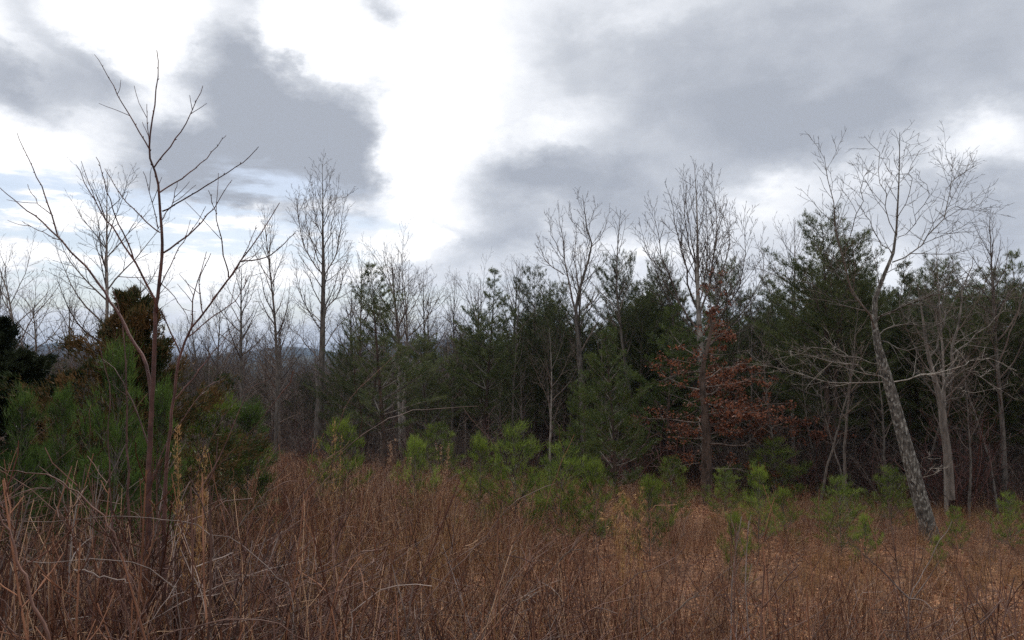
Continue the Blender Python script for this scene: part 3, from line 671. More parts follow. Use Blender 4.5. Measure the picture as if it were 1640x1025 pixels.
# slight bare trees standing in front of the dark stand
for i in range(17):
    px = 760 + 900 * (i + rnd.random()) / 17; Y = np.interp(px, [740, 900, 1150, 1300, 1760], [35, 31, 27, 23, 20]) + rnd.uniform(-1, 3)
    z_ = bz(px); put_px(rnd.choice(['slimA', 'slimB', 'slimB']), px, rnd.uniform(500, 640), Y, 'thin understorey bare tree before the dark pines ' + z_, 'understorey bare trees ' + z_, rnd.uniform(0, 6), rnd.uniform(1.1, 1.6), (rnd.gauss(0, .05), rnd.gauss(0, .08)))
# cedars
put_px('cedarSpire', 8, 500, 11, 'taller pointed nearly black cedar at the left edge', None, 0, 1.45)
put_px('cedarDark', 48, 560, 11.6, 'lower broad nearly black cedar beside the pointed one', None, 1, 1.15)
put_px('cedarRust', 213, 448, 10.5, 'cedar with rusty winter foliage behind the bare sapling', None, 0, 1.0)
# young pines
for (k, px, py, Y, w_, lab) in [
    ('youngD', 190, 582, 7.5, .72, 'largest bushy young pine in front of the rusty cedar'),
    ('youngD', 112, 650, 8.0, .65, 'young pine at the left foot of the rusty cedar'),
    ('youngD', 262, 640, 8.2, .65, 'young pine at the right foot of the rusty cedar'),
    ('youngD', 22, 655, 7.0, .75, 'young pine in front of the black cedar'),
    ('youngD', 400, 662, 12, 1.25, 'dark green young pine right of the bare sapling'),
    ('youngC', 350, 680, 12, 1.1, 'low young pine left of the dark green one'),
    ('youngC', 545, 705, 16, 1.0, 'little young pine below the tall straight tree'),
    ('youngC', 665, 728, 16, .8, 'little yellow-green pine in the grass at centre left'),
    ('youngA', 768, 712, 13.5, .95, 'upright young pine at the left of the centre clump'),
    ('youngB', 826, 700, 13.5, 1.15, 'bright young pine in the middle of the centre clump'),
    ('youngB', 900, 728, 13, 1.1, 'young pine at the right of the centre clump'),
    ('youngC', 950, 765, 13, 1.0, 'low young pine by the drooping tan plume'),
    ('youngB', 1075, 745, 17, 1.1, 'darker young pine left of the oak trunk'),
    ('youngC', 1040, 790, 12, .9, 'small young pine before the oak trunk'),
    ('youngB', 1160, 760, 18, 1.2, 'young pine behind the right side of the oak trunk'),
    ('youngA', 1212, 758, 12, 1.0, 'bright green young pine right of the oak trunk'),
    ('youngC', 1178, 845, 9.5, .6, 'tiny pine seedling low in the grass right of centre'),
    ('youngC', 1255, 800, 14, 1.0, 'wide small pine right of the bright one'),
    ('youngB', 1345, 778, 13, 1.25, 'yellow-green young pine left of the leaning trunk'),
    ('youngB', 1425, 760, 17, 1.2, 'darker bushy young pine touching the leaning trunk on its left'),
    ('youngC', 1385, 840, 12, .9, 'low young pine in front of the leaning trunk'),
    ('youngB', 1530, 820, 13.5, .9, 'young pine at the right foot of the leaning trunk'),
    ('youngC', 1500, 870, 11.5, .8, 'small pine before the foot of the leaning trunk'),
    ('youngB', 1615, 800, 14, 1.0, 'young pine by the right edge of the field'),
    ('youngB', 1240, 715, 24, 1.6, 'shaded low pine under the right boughs of the oak'),
    ('youngB', 700, 690, 30, 1.4, 'small shaded pine at the foot of the far woods')]:
    put_px(k, px, py, Y, lab, None, rnd.uniform(0, 6), w_)

# ------------------------------------------------------------------ bare sapling in the foreground
RMIN[:] = [.0022, .0016]
def sapling():
    Y = 4.5; base = at(238, 900, Y); base.z = gz(base.x, Y); rnd = random.Random(3)
    root = tag(empty('bare_sapling', base), 'tall leafless many-stemmed sapling close by at left with buds on its rods', 'sapling')
    S = [  # (part, points, depth change, r0, r1)
     ('stem', [(236, 1165), (236, 960), (237, 850), (239, 760), (243, 660), (247, 560), (253, 470), (259, 420), (259, 370), (256, 320), (250, 280), (240, 252), (239, 235), (246, 180), (254, 120), (251, 80)], 0, .024, .0025),
     ('branch', [(239, 238), (205, 180), (175, 125), (152, 88)], .2, .006, .002), ('branch', [(240, 240), (236, 200), (235, 167)], -.1, .004, .002),
     ('branch', [(247, 268), (290, 210), (310, 175), (326, 137)], -.25, .006, .002), ('branch', [(256, 308), (300, 280), (335, 250), (361, 217)], .25, .006, .002),
     ('branch', [(260, 338), (310, 310), (360, 280), (395, 255), (414, 235)], -.3, .007, .002), ('branch', [(262, 405), (310, 370), (345, 330), (371, 287)], .3, .008, .002),
     ('branch', [(260, 352), (275, 325), (285, 292)], .1, .004, .002), ('branch', [(256, 372), (203, 324), (180, 290), (168, 270)], .3, .006, .002),
     ('branch', [(254, 366), (243, 320), (229, 273)], -.2, .004, .002), ('branch', [(251, 500), (249, 484), (217, 421), (172, 355), (145, 309), (121, 262)], -.35, .011, .002),
     ('branch', [(217, 421), (207, 395), (188, 352), (172, 305), (156, 250)], -.5, .007, .002),
     ('branch', [(242, 640), (235, 585), (213, 545), (191, 505), (173, 476), (141, 430), (97, 382), (75, 320), (50, 265), (27, 213)], .5, .015, .002),
     ('branch', [(100, 386), (60, 350), (20, 318), (-20, 285)], .6, .008, .002), ('branch', [(85, 345), (60, 325), (43, 296)], .5, .004, .002), ('branch', [(95, 384), (60, 368), (36, 355)], .5, .004, .002),
     ('stem', [(262, 1165), (262, 900), (266, 760), (276, 660), (289, 567), (307, 523), (325, 502), (365, 447), (386, 419), (420, 368), (448, 325)], -.3, .019, .0025),
     ('branch', [(366, 444), (357, 397), (345, 340), (334, 305)], -.4, .006, .002), ('branch', [(386, 419), (425, 412), (455, 390), (474, 370)], -.5, .006, .002),
     ('branch', [(307, 523), (312, 470), (330, 404)], -.2, .006, .002), ('branch', [(325, 502), (318, 455), (338, 405)], -.3, .005, .002), ('branch', [(289, 567), (268, 520), (240, 470), (215, 440)], .1, .007, .002),
     ('branch', [(340, 480), (372, 440), (395, 400), (410, 360)], .1, .005, .002), ('branch', [(280, 640), (330, 580), (345, 560), (380, 520)], .2, .006, .002), ('branch', [(300, 540), (345, 505), (380, 478), (400, 440)], .3, .006, .002),
     ('stem', [(205, 1150), (207, 900), (205, 780), (203, 700), (203, 600), (196, 520), (180, 460)], .2, .014, .003),
     ('stem', [(186, 1150), (184, 900), (176, 760), (172, 680), (176, 620), (160, 560)], .4, .012, .003),
     ('stem', [(285, 1160), (290, 900), (330, 780), (365, 700), (390, 640)], .3, .010, .003),
     ('branch', [(238, 790), (262, 720), (300, 660), (330, 620), (352, 610)], .4, .007, .002), ('branch', [(240, 720), (215, 650), (190, 600), (165, 575)], .3, .007, .002),
     ('branch', [(253, 470), (285, 400), (300, 380), (330, 330)], .3, .005, .002), ('branch', [(255, 450), (290, 490), (305, 520)], .2, .004, .002)]
    for name, px, dY, r0, r1 in S:
        n = max(8, len(px) * 3); q = skel(px, Y, dY * 1.0, n); j = .0028
        q = [q[0]] + [p + Vector((rnd.gauss(0, j), rnd.gauss(0, j), rnd.gauss(0, j))) for p in q[1:]]
        r0 *= (1.0 if r0 > .015 else .85); r1 *= .9; q = rel(q, base); rad = taper(r0, r1, n); g = [(q, rad)]
        Lq = sum((q[i + 1] - q[i]).length for i in range(n - 1)); k = int(Lq / .07)
        if name == 'branch' or r0 > .02:
            for b in range(k):      # buds and short spurs
                t = .12 + .86 * (b + rnd.random() * .6) / k; p, d, f = along(q, min(t, .985)); i = min(int(f), n - 1); rr = rad[i]
                if r0 > .02 and t < .5: continue
                dd = side_dir(rnd, d, R(38)); l_ = rnd.uniform(.010, .018)
                g.append(([p, p + dd * l_ * .5, p + dd * l_], [rr * .8, max(.0026, rr * .8), .0006]))
        if name == 'branch':
            for b in range(rnd.randint(0, 2)):
                p, d, f = along(q, rnd.uniform(.3, .8)); w = poly(rnd, p, side_dir(rnd, d, R(35)), rnd.uniform(.08, .3), 4, .08, .03); g.append((w, taper(.0025, .0015, 5)))
        ob(name, tube_mesh(name, g, MT['twig_red']), root)
sapling()

# ------------------------------------------------------------------ canes, stalks and dead sticks that can be picked out
def cane(name, label, cat, px, Y, r0, m='cane', dY=0, more=(), tw=0, seed=1, ground=True, buds=True):
    rnd = random.Random(seed); n = max(10, 4 * len(px)); q = skel(px, Y, dY, n)
    if ground:     # carry the lower end down to the soil
        lo = q[0]; g0 = Vector((lo.x + rnd.uniform(-.05, .05), lo.y + rnd.uniform(-.05, .1), 0)); g0.z = gz(g0.x, g0.y) - .03
        if lo.z > g0.z + .1: q = resample([g0, g0.lerp(lo, .5) + Vector((.0, .0, .02)), lo] + q[2::2], n + 6)
    q = [p + Vector((rnd.gauss(0, .004), rnd.gauss(0, .004), rnd.gauss(0, .004))) for p in q]
    base = Vector(q[0]); polys = [(rel(q, base), taper(r0, max(.0016, r0 * .25), len(q)))]
    if tw: twigs(rnd, polys, rel(q, base), r0 * .6, .002, [(tw, R(45), .22, .15, .04, 4), (4, R(45), .4, .15, .03, 3)])
    for pm, rr, dd in more:
        q2 = rel(skel(pm, Y, dd, 10), base); polys.append((q2, taper(rr, .0015, 10)))
    o = ob(name, tube_mesh(name, polys, MT[m])); o.location = base
    return tag(o, label, cat)
C = cane
C('bramble_cane', 'long dark cane arching from lower left up to the centre, its tip level', 'bramble', [(380, 1000), (400, 949), (444, 855), (501, 774), (568, 707), (630, 668), (700, 654), (775, 652)], 3.4, .0055, dY=.8, tw=1.2)
C('bramble_cane', 'dark arched cane entering low at the left edge and bending down near the sapling', 'bramble', [(231, 1030), (217, 956), (190, 873), (166, 825), (126, 790), (79, 762), (0, 754), (-60, 765)], 2.8, .005, seed=2, ground=False)
C('bramble_cane', 'thick dark curved cane in the bottom left corner', 'bramble', [(80, 1040), (59, 976), (32, 897), (0, 825), (-40, 780)], 2.2, .0065, seed=3, ground=False)
C('bramble_cane', 'pale thin cane arching level across the sapling stems', 'bramble', [(470, 960), (420, 900), (375, 869), (308, 841), (257, 831), (170, 827), (119, 833), (20, 837)], 3.0, .0032, 'cane_pale', seed=4)
C('bramble_cane', 'pale level cane low at left, below the longer arching one', 'bramble', [(285, 960), (253, 916), (217, 900), (119, 897), (32, 902)], 2.7, .003, 'cane_pale', seed=5)
C('bramble_cane', 'stout arched cane along the bottom edge left of centre', 'bramble', [(235, 1035), (253, 1023), (316, 999), (375, 991), (420, 993), (470, 1012), (500, 1035)], 2.3, .0055, seed=6)
C('bramble_cane', 'short pale straight cane low beside the sapling', 'bramble', [(119, 912), (165, 922), (209, 934)], 2.6, .003, 'cane_pale', seed=7, ground=False)
C('dead_stick', 'curved grey-brown stick along the bottom edge right of centre', 'stick', [(1405, 1030), (1417, 1013), (1478, 1009), (1514, 990)], 2.6, .005, seed=8)
C('dead_stick', 'long curved stick rising towards the bottom right corner', 'stick', [(1485, 1035), (1547, 1009), (1586, 982), (1610, 952)], 2.6, .0055, seed=9, more=(([(1570, 1000), (1590, 980), (1603, 960)], .003, .1),))
C('dead_stick', 'pale forked stick standing in a V before the leaning tree', 'stick', [(1457, 1010), (1457, 959), (1478, 920), (1500, 876), (1528, 830)], 4.0, .0065, 'cane_pale', seed=10,
  more=(([(1457, 959), (1442, 945), (1417, 918), (1386, 890), (1367, 873), (1345, 868)], .006, .2), ([(1462, 960), (1483, 932), (1507, 895)], .005, -.1), ([(1457, 959), (1478, 962), (1495, 978)], .004, -.2)))
C('weed_stalk', 'dark kinked stalk tall beside the bright green young pine', 'weed', [(1275, 1040), (1269, 982), (1258, 901), (1242, 843), (1228, 800), (1217, 768)], 4.2, .006, 'stalk', seed=11, more=(([(1243, 850), (1270, 882), (1300, 905)], .003, -.1),))
C('weed_stalk', 'dark wavy stalk left of the V-shaped stick', 'weed', [(1405, 1020), (1392, 945), (1382, 890), (1383, 851)], 3.8, .0055, 'stalk', seed=12)
C('weed_stalk', 'straight red-brown stalk between the two kinked ones at right', 'weed', [(1311, 1030), (1312, 900), (1311, 768)], 4.4, .005, 'stalk', seed=13)
C('weed_stalk', 'upright stalk whose tip is bent over level to the right, right of centre', 'weed', [(1047, 1010), (1044, 900), (1042, 820), (1050, 811), (1075, 812), (1093, 810)], 4.2, .005, 'stalk', seed=14)
C('weed_stalk', 'slanting branched stalk in front of the centre clump of young pines', 'weed', [(845, 930), (850, 889), (874, 815), (891, 761), (914, 707), (925, 690)], 5.5, .006, 'stalk', seed=15, tw=1.5)
C('weed_stalk', 'long slanting stick crossing the lower middle of the grass', 'weed', [(960, 975), (985, 945), (1040, 912), (1080, 895), (1110, 850)], 3.6, .005, 'cane', seed=16)
C('weed_stalk', 'stalk leaning left of the slanting stick at bottom centre', 'weed', [(650, 1030), (700, 940), (760, 880), (830, 800), (900, 770)], 3.4, .005, 'cane', seed=17, dY=.6)
C('bramble_cane', 'arched cane rising at the bottom centre with a level tip', 'bramble', [(565, 975), (600, 950), (640, 935), (700, 937)], 3.0, .0035, 'cane_pale', seed=18)
C('bramble_cane', 'tall slanting cane right of the golden plume', 'bramble', [(285, 900), (300, 800), (340, 700), (370, 650), (400, 625), (440, 600)], 4.0, .0045, 'cane', seed=19)
C('weed_stalk', 'curving dark branch left of centre reaching up over the far grass', 'weed', [(470, 790), (520, 735), (560, 640), (600, 600), (640, 560)], 7, .006, 'cane', seed=20, tw=1.5)

RMIN[:] = [.0022, .0016]
make_shrub('nearBrushA', 71, 1.5, 10, 'cane'); make_shrub('nearBrushB', 72, 1.4, 12, 'twig_red'); make_shrub('nearBrushC', 73, 1.2, 9, 'cane_pale')
for i in range(26):
    px = rnd.uniform(-40, 520) if i < 20 else rnd.uniform(520, 1640); Y = rnd.uniform(3.6, 6.8)
    put(rnd.choice(['nearBrushA', 'nearBrushB', 'nearBrushB', 'nearBrushC']), (px - 820) / F * Y, Y, rnd.uniform(1.0, 1.55) * (1 if i < 20 else .75), 'knot of bare thorny shoots ' + ('around the foot of the bare sapling' if i < 20 else 'low in the open field'), 'bare shoots ' + ('round the sapling' if i < 20 else 'in the open field'), rnd.uniform(0, 6.28))
def cane_mesh(seed, m, r):
    r_ = random.Random(seed); l_ = r_.uniform(1.6, 2.4); n_ = 12
    q = poly(r_, Vector((0, 0, -.05)), Vector((r_.uniform(.1, .5), 0, 1)), l_, n_, .035, 0)
    q = [Vector((p.x + .22 * (i / n_ * l_) ** 2.0, p.y, p.z - .17 * (i / n_ * l_) ** 2.3)) for i, p in enumerate(q)]
    P = [(q, taper(r, r * .3, n_ + 1))]; twigs(r_, P, q, r * .6, .002, [(2.2, R(50), .16, .14, .02, 4), (3, R(45), .4, .14, 0, 2)], 0, .3)
    for k in range(int(l_ / .05)):      # thorns
        p, d, _ = along(q, min(.98, (k + .5) * .05 / l_)); dd = side_dir(r_, d, R(75)); P.append(([p, p + dd * .006, p + dd * .012], [.0016, .001, .0003]))
    return tube_mesh('bramble_cane', P, MT[m])
cm = [cane_mesh(81, 'cane', .0065), cane_mesh(82, 'twig_red', .0075), cane_mesh(83, 'cane', .005), cane_mesh(84, 'cane_pale', .0035), cane_mesh(85, 'twig_red', .005)]; cf = {}
for i in range(140):
    px = rnd.uniform(-150, 640) if i % 3 else rnd.uniform(500, 1750); Y = rnd.uniform(2.3, 5.6); k = rnd.choice([0, 1, 1, 2, 3, 4, 4])
    if k in cf: o = cf[k].copy(); col.objects.link(o)
    else: o = ob('bramble_cane', cm[k]); cf[k] = o
    X = (px - 820) / F * Y; h_ = rnd.uniform(.55, .95) * (1.05 if px < 500 else .72); o.location = (X, Y, gz(X, Y)); o.rotation_euler = (rnd.gauss(0, .1), rnd.gauss(0, .12), rnd.uniform(0, 6.28)); o.scale = (h_, h_, h_)
    w_ = 'at left around the sapling' if px < 570 else 'in the open field'
    tag(o, ('pale arched thorny cane ' if k == 3 else 'dark red-brown arched thorny cane ') + w_, 'bramble', ('pale canes ' if k == 3 else 'dark canes ') + w_)
# plumes of tall grass
def plume(label, px_top, px_base, Y, m, n=8, wid=.12, hh=1.0, seed=1, nod=0):
    rnd = random.Random(seed); a = at(*px_base, Y); a.z = gz(a.x, Y); b = at(*px_top, Y); stems, fl, dr = [], [], []
    for k in range(n):
        s = a + Vector((rnd.gauss(0, .05), rnd.gauss(0, .05), -.02)); e_ = b + Vector((rnd.gauss(0, wid), rnd.gauss(0, wid), -rnd.random() * hh * .35)); mid = s.lerp(e_, .5) + Vector((rnd.gauss(0, .03), rnd.gauss(0, .03), 0))
        pts = [s, mid, e_] + ([e_ + Vector((-nod * .6, 0, -nod * .2)), e_ + Vector((-nod, .02, -nod))] if nod else [])
        q = resample(pts, 12); q = rel(q, a); stems.append((q, taper(.0028, .001, 12)))
        for j in range(38):
            p, d, _ = along(q, min(.99, .5 + .5 * rnd.random() ** .9)); dd = side_dir(rnd, d, R(30)); l_ = .035
            fl.append(tuple(p + dd * rnd.uniform(0, .045))); dr.append(tuple(d * .8 + dd * .5))
    r = tag(empty('grass_plume', a), label, 'grass plume'); ob('stem', tube_mesh('stem', stems, MT[m]), r); ob('seed_head', tuft_mesh('seed_head', fl, dr, 3, .028, .004, MT[m], .7, seed), r)
plume('golden feathery grass plume standing right of the bare sapling', (322, 668), (325, 900), 4.6, 'grass_gold', 9, .06, 1.5, 2)
plume('tan grass plume nodding to the left before the centre pines', (995, 772), (1022, 960), 5.2, 'grass_gold', 8, .05, .8, 3, .06)
plume('fluffy pale plume far in the grass left of centre', (632, 706), (634, 780), 12, 'grass', 9, .14, .9, 4)
plume('thin golden plume below the tall straight tree', (536, 668), (538, 800), 9, 'grass_gold', 4, .06, .9, 5)
plume('brown plume in the grass at the middle distance, left of the centre pines', (708, 712), (710, 790), 13, 'grass', 8, .12, .8, 6)

# ------------------------------------------------------------------ countable weed stalks, copies of a few kinds
def stalk_mesh(seed, H, tw, m='stalk'):
    rnd = random.Random(seed); q = poly(rnd, Vector((0, 0, -.03)), Vector((rnd.gauss(0, .12), rnd.gauss(0, .12), 1)), H, 8, .035, .01)
    P = [(q, taper(.0065, .0026, 9))]; twigs(rnd, P, q, .005, .002, [(tw, R(38), .28, .12, .08, 4), (4, R(40), .35, .12, .06, 2)], 0, .45)
    return tube_mesh('weed_stalk', P, MT[m])
protos = [stalk_mesh(60 + i, 1.35, t, m) for i, (t, m) in enumerate([(1, 'stalk'), (3, 'stalk'), (6, 'stalk'), (2, 'cane'), (5, 'cane'), (8, 'stalk'), (3, 'cane_pale')])]
first = {}
for i in range(330):
    Y = 2.4 + 12 * rnd.random() ** 1.7; px = rnd.uniform(-60, 1700); X = (px - 820) / F * Y
    k = rnd.choices(range(7), [5, 5, 4, 5, 4, 3, 1.5])[0]
    if k not in first: o = ob('weed_stalk', protos[k]); first[k] = o
    else: o = first[k].copy(); col.objects.link(o)
    hs_ = rnd.uniform(.65, 1.15) * (1.12 if px < 500 else .92) * (.7 if px > 950 and Y > 7 else 1)
    o.location = (X, Y, gz(X, Y)); o.rotation_euler = (rnd.gauss(0, .1), rnd.gauss(0, .14), rnd.uniform(0, 6.28)); o.scale = (hs_, hs_, hs_)
    if k == 6: tag(o, 'pale bleached dry stalk standing in the brown field', 'weed', 'bleached stalks among the grass')
    elif k in (3, 4): tag(o, 'dark purplish woody stalk standing in the brown field', 'weed', 'woody stalks among the grass')
    else: tag(o, 'red-brown dead weed stalk standing in the brown field', 'weed', 'dead weed stalks among the grass')

# ------------------------------------------------------------------ the field itself: grass, tangle and litter by geometry nodes
def clump(seed, kind):
    rnd = random.Random(seed); P = []
    if kind == 'grass':
        for k in range(34):
            x, y = rnd.gauss(0, .16), rnd.gauss(0, .16); h = rnd.uniform(.45, 1.15)
            q = poly(rnd, Vector((x, y, -.02)), Vector((rnd.gauss(0, .18), rnd.gauss(0, .18), 1)), h, 4, .07, -.01); P.append((q, taper(.0032, .0014, 5)))
            if rnd.random() < .5:
                p, d, _ = along(q, rnd.uniform(.2, .8)); P.append((poly(rnd, p, side_dir(rnd, d, R(40)), rnd.uniform(.1, .35), 3, .15, -.08), taper(.0016, .0008, 4)))
    elif kind == 'weed':
        for k in range(6):
            x, y = rnd.gauss(0, .18), rnd.gauss(0, .18); h = rnd.uniform(.7, 1.3)
            q = poly(rnd, Vector((x, y, -.02)), Vector((rnd.gauss(0, .14), rnd.gauss(0, .14), 1)), h, 5, .05, .01); P.append((q, taper(.005, .0024, 6)))
            twigs(rnd, P, q, .003, .0015, [(rnd.choice([2, 5, 8]), R(38), .25, .12, .08, 3)], 0, .35)
    elif kind == 'tangle':
        for k in range(9):
            a = rnd.uniform(0, 6.28); l_ = rnd.uniform(.5, 1.3)
            q = poly(rnd, Vector((rnd.gauss(0, .2), rnd.gauss(0, .2), rnd.uniform(-.02, .5))), Vector((math.cos(a), math.sin(a), rnd.uniform(.2, 1.4))), l_, 6, .12, -.10); P.append((q, taper(.0028, .0012, 7)))
            twigs(rnd, P, q, .003, .0013, [(2.5, R(50), .3, .2, 0, 3)], 0, .2)
    elif kind == 'tuft':
        for k in range(60):
            x, y = rnd.gauss(0, .07), rnd.gauss(0, .07); h = rnd.uniform(.2, .75)
            q = poly(rnd, Vector((x, y, -.02)), Vector((rnd.gauss(0, .28), rnd.gauss(0, .28), 1)), h, 4, .1, -.06); P.append((q, taper(.0022, .0007, 5)))
    return P
def make_clumps(cname, specs):
    c = bpy.data.collections.new(cname)
    for i, (kind, m) in enumerate(specs):
        if kind == 'litter':
            rg = np.random.RandomState(i); pos = np.stack([rg.normal(0, .3, 90), rg.normal(0, .3, 90), rg.uniform(.0, .06, 90)], 1); me = leaf_mesh('leaf_litter', pos, .07, MT[m], i, .35)
        else: me = tube_mesh(kind + '_clump', clump(90 + i, kind), MT[m])
        c.objects.link(bpy.data.objects.new('%s_%02d' % (cname, i), me))
    return c
def scatter(name, coll, pts, rots, scl, idx, kind='stuff'):
    me = bpy.data.meshes.new(name + '_points'); me.vertices.add(len(pts)); me.vertices.foreach_set('co', np.asarray(pts, np.float32).ravel())
    for n_, t_, d_, k_ in (('rot', 'FLOAT_VECTOR', rots, 'vector'), ('scl', 'FLOAT_VECTOR', scl, 'vector'), ('idx', 'INT', idx, 'value')):
        a_ = me.attributes.new(n_, t_, 'POINT'); a_.data.foreach_set(k_, np.asarray(d_, np.int32 if t_ == 'INT' else np.float32).ravel())
    o = ob(name, me); g = bpy.data.node_groups.new(name, 'GeometryNodeTree')
    g.interface.new_socket('Geometry', in_out='INPUT', socket_type='NodeSocketGeometry'); g.interface.new_socket('Geometry', in_out='OUTPUT', socket_type='NodeSocketGeometry')
    nn = g.nodes.new; gi = nn('NodeGroupInput'); go = nn('NodeGroupOutput'); ip = nn('GeometryNodeInstanceOnPoints'); ci = nn('GeometryNodeCollectionInfo')
    ci.inputs['Collection'].default_value = coll; ci.inputs['Separate Children'].default_value = True; ci.inputs['Reset Children'].default_value = True
    def attr(nm, t_):
        a_ = nn('GeometryNodeInputNamedAttribute'); a_.data_type = t_; a_.inputs['Name'].default_value = nm; return [s for s in a_.outputs if s.enabled and s.name == 'Attribute'][0]
    lk = g.links.new; lk(gi.outputs[0], ip.inputs['Points']); lk(ci.outputs[0], ip.inputs['Instance']); ip.inputs['Pick Instance'].default_value = True
    lk(attr('idx', 'INT'), ip.inputs['Instance Index']); lk(attr('rot', 'FLOAT_VECTOR'), ip.inputs['Rotation']); lk(attr('scl', 'FLOAT_VECTOR'), ip.inputs['Scale'])
    lk(ip.outputs[0], go.inputs[0]); md = o.modifiers.new('scatter', 'NODES'); md.node_group = g
    return tag(o, kind='stuff')
rg = np.random.RandomState(9)
def field_pts(bands):
    out = []
    for y0, y1, dens in bands:
        w = .78 * y1 + 1.5; n_ = int(dens * (y1 - y0) * 2 * w); p = np.stack([rg.uniform(-w, w, n_), rg.uniform(y0, y1, n_)], 1)
        p = p[(np.abs(p[:, 0]) < .78 * np.abs(p[:, 1]) + 1.5) & (np.hypot(p[:, 0], p[:, 1]) > 1.5)]; out.append(p)
    return np.concatenate(out)
def lay(name, coll, bands, ncl, weights, s0, s1, tilt, hmod=None, zoff=0):
    P = field_pts(bands); n_ = len(P); idx = rg.choice(ncl, n_, p=np.array(weights) / sum(weights)); s = rg.uniform(s0, s1, n_)
    pn = np.array([noise.noise(Vector((x * .35, y * .35, 2))) for x, y in P]); s = s * (1 + .5 * pn)
    px_ = 820 + F * P[:, 0] / np.maximum(P[:, 1], 1); hf = np.interp(px_, [0, 450, 700, 1000, 1640], [1.05, 1.0, .9, .55, .48]); hn = np.interp(px_, [0, 450, 900, 1640], [1.15, 1.05, .9, .85])
    bl_ = np.clip((P[:, 1] - 4) / 4, 0, 1); bk = np.clip((P[:, 1] - 16) / 8, 0, 1); s = s * ((hn * (1 - bl_) + hf * bl_) * (1 - bk) + bk * np.maximum(hf, .75)); far = np.clip((P[:, 1] - 10) / 30, 0, 1); thick = s * (1 + far * .8)
    z = np.array([gz(x, y) for x, y in P]) + zoff
    if name == 'dry_grass':      # straw-coloured patches
        pg = np.array([noise.noise(Vector((x * .28, y * .28, 11))) for x, y in P]) + np.interp(px_, [300, 900, 1300], [-.12, .0, .06]); mk = (pg > .12) & (rg.uniform(0, 1, n_) < .75)
        idx = np.where(mk, rg.choice([10, 10, 13, 14, 8], n_), idx)
    scatter(name, coll, np.column_stack([P, z]), np.column_stack([rg.normal(0, tilt, n_), rg.normal(0, tilt, n_), rg.uniform(0, 6.28, n_)]), np.column_stack([thick, thick, s]), idx)
    print(name, n_)
cl_g = make_clumps('grass_clumps', [('grass', 'grass')] * 4 + [('weed', 'stalk')] * 4 + [('tuft', 'grass')] * 2 + [('tuft', 'grass_gold')] + [('tangle', 'grass')] * 2 + [('grass', 'grass_gold')] + [('tuft', 'grass_gold')])
lay('dry_grass', cl_g, [(-3, 2, 6), (2, 5, 7.5), (5, 8, 10), (8, 18, 12), (18, 50, 5.5)], 15, [4, 4, 4, 4, 3.4, 3.4, 3.4, 3.4, 3, 3, 1.6, 2, 2, .8, .8], .6, 1.05, .08)
cl_t = make_clumps('tangle_clumps', [('tangle', 'twig'), ('tangle', 'cane'), ('tangle', 'cane'), ('tangle', 'cane_pale')])
lay('fallen_stems', cl_t, [(-3, 2, 2), (2, 8, 11), (8, 18, 5), (18, 45, 1.6)], 4, [4, 4, 3, 1.3], .5, 1.1, .15)
cl_l = make_clumps('litter_clumps', [('litter', 'litter')] * 3)
lay('leaf_litter', cl_l, [(-3, 2, 4), (2, 10, 8), (10, 30, 4), (30, 60, 1.5)], 3, [1, 1, 1], .8, 1.3, .03)

# woods beyond, where single trees no longer read
def far_woods():
    c1 = bpy.data.collections.new('far_wood_kinds')
    for i, (k, m_i) in enumerate([('tulipB', None), ('spreadA', None), ('tulipC', None), ('brushA', None), ('brushB', None), ('pineA', None), ('pineB', None), ('pineC', None)]):
        e_ = bpy.data.objects.new('far_kind_%02d' % i, PROTO[k]['joined']); c1.objects.link(e_)
    P, idx, S = [], [], []
    r_ = random.Random(8)
    for _ in range(2600):
        Y = 60 * (420 / 60) ** (r_.random() ** .8); px = r_.uniform(-150, 900); X = (px - 820) / F * Y
        P.append((X, Y, gz(X, Y))); b = r_.random(); idx.append(r_.choice([0, 1, 2]) if b < .55 else (r_.choice([3, 4]) if b < .93 else 7))
        S.append(r_.uniform(.55, .85) if idx[-1] < 3 else (r_.uniform(1.4, 2.4) if idx[-1] < 5 else .8))
    for _ in range(700):
        px = r_.uniform(740, 1800); Y = np.interp(px, [740, 1000, 1300, 1800], [50, 46, 40, 38]) + 50 * r_.random(); X = (px - 820) / F * Y
        P.append((X, Y, gz(X, Y))); idx.append(r_.choice([5, 6, 7, 3, 4])); S.append(r_.uniform(.75, 1.0) if idx[-1] > 4 else r_.uniform(1.2, 2))
    n_ = len(P); S = np.array(S)
    scatter('far_woods', c1, P, np.column_stack([np.zeros(n_), np.zeros(n_), rg.uniform(0, 6.28, n_)]), np.column_stack([S, S, S]), idx)
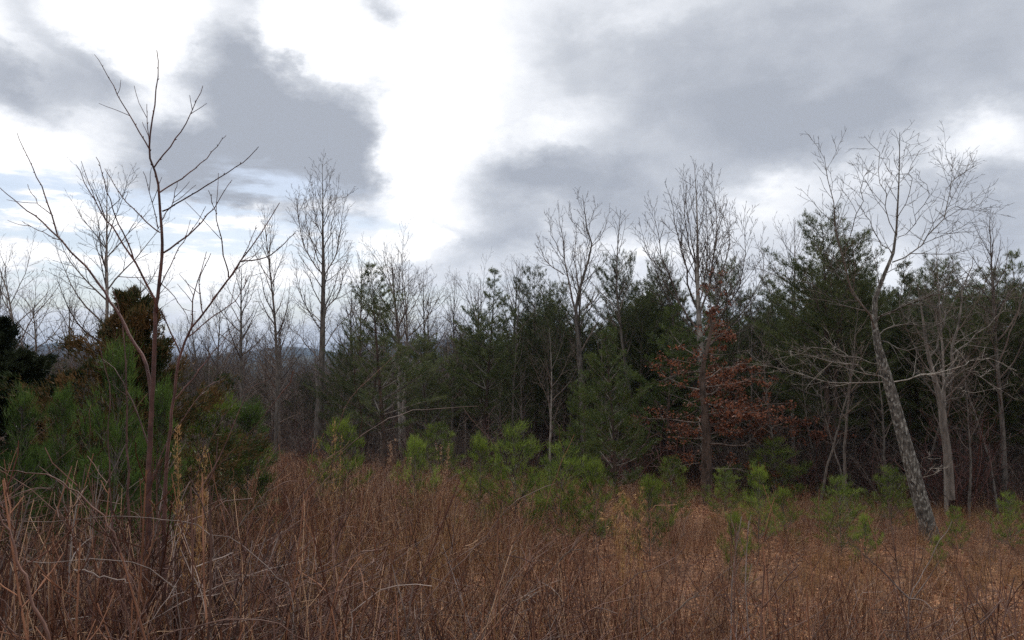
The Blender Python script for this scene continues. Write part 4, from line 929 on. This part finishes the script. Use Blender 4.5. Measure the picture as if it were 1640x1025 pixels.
def join_mesh(name, ms):
    """one mesh from several, material slots kept"""
    V, loops, tot, mi, mats, off = [], [], [], [], [], 0
    for me in ms:
        v = np.empty(len(me.vertices) * 3, np.float32); me.vertices.foreach_get('co', v); l = np.empty(len(me.loops), np.int32); me.loops.foreach_get('vertex_index', l)
        t = np.empty(len(me.polygons), np.int32); me.polygons.foreach_get('loop_total', t)
        V.append(v); loops.append(l + off); tot.append(t); mi.append(np.full(len(t), len(mats), np.int32)); mats.append(me.materials[0]); off += len(me.vertices)
    V = np.concatenate(V); loops = np.concatenate(loops); tot = np.concatenate(tot); mi = np.concatenate(mi)
    me = bpy.data.meshes.new(name); me.vertices.add(len(V) // 3); me.vertices.foreach_set('co', V); me.loops.add(len(loops)); me.loops.foreach_set('vertex_index', loops)
    me.polygons.add(len(tot)); me.polygons.foreach_set('loop_start', np.concatenate([[0], np.cumsum(tot)[:-1]]).astype(np.int32)); me.polygons.foreach_set('loop_total', tot)
    for m in mats: me.materials.append(m)
    me.polygons.foreach_set('material_index', mi); me.update(calc_edges=True); return me
for k in ('tulipB', 'spreadA', 'tulipC', 'brushA', 'brushB', 'pineA', 'pineB', 'pineC'): PROTO[k]['joined'] = join_mesh('far_' + k, [m for _, m in PROTO[k]['meshes']])
far_woods()

# ------------------------------------------------------------------ the air
def haze_box(x0, x1, y0, y1, z0, z1, dens):
    V = [(x, y, z) for z in (z0, z1) for y in (y0, y1) for x in (x0, x1)]
    Fc = [(0, 2, 3, 1), (4, 5, 7, 6), (0, 1, 5, 4), (2, 6, 7, 3), (0, 4, 6, 2), (1, 3, 7, 5)]
    me = bpy.data.meshes.new('haze'); me.from_pydata(V, [], Fc); me.update()
    m = bpy.data.materials.new('haze'); m.use_nodes = True; t = m.node_tree; t.nodes.clear()
    v = t.nodes.new('ShaderNodeVolumePrincipled'); v.inputs['Color'].default_value = (.45, .65, 1, 1); v.inputs['Density'].default_value = dens; v.inputs['Anisotropy'].default_value = 0
    o_ = t.nodes.new('ShaderNodeOutputMaterial'); t.links.new(v.outputs[0], o_.inputs['Volume']); me.materials.append(m)
    tag(ob('haze', me), kind='stuff')
haze_box(-6500, 6500, -900, 6500, -75, 240, .00012)
LOG.append(('TRI total', sum(sum(len(p.vertices) - 2 for p in m.polygons) for m in bpy.data.meshes), 'objects', len(sc.objects)))
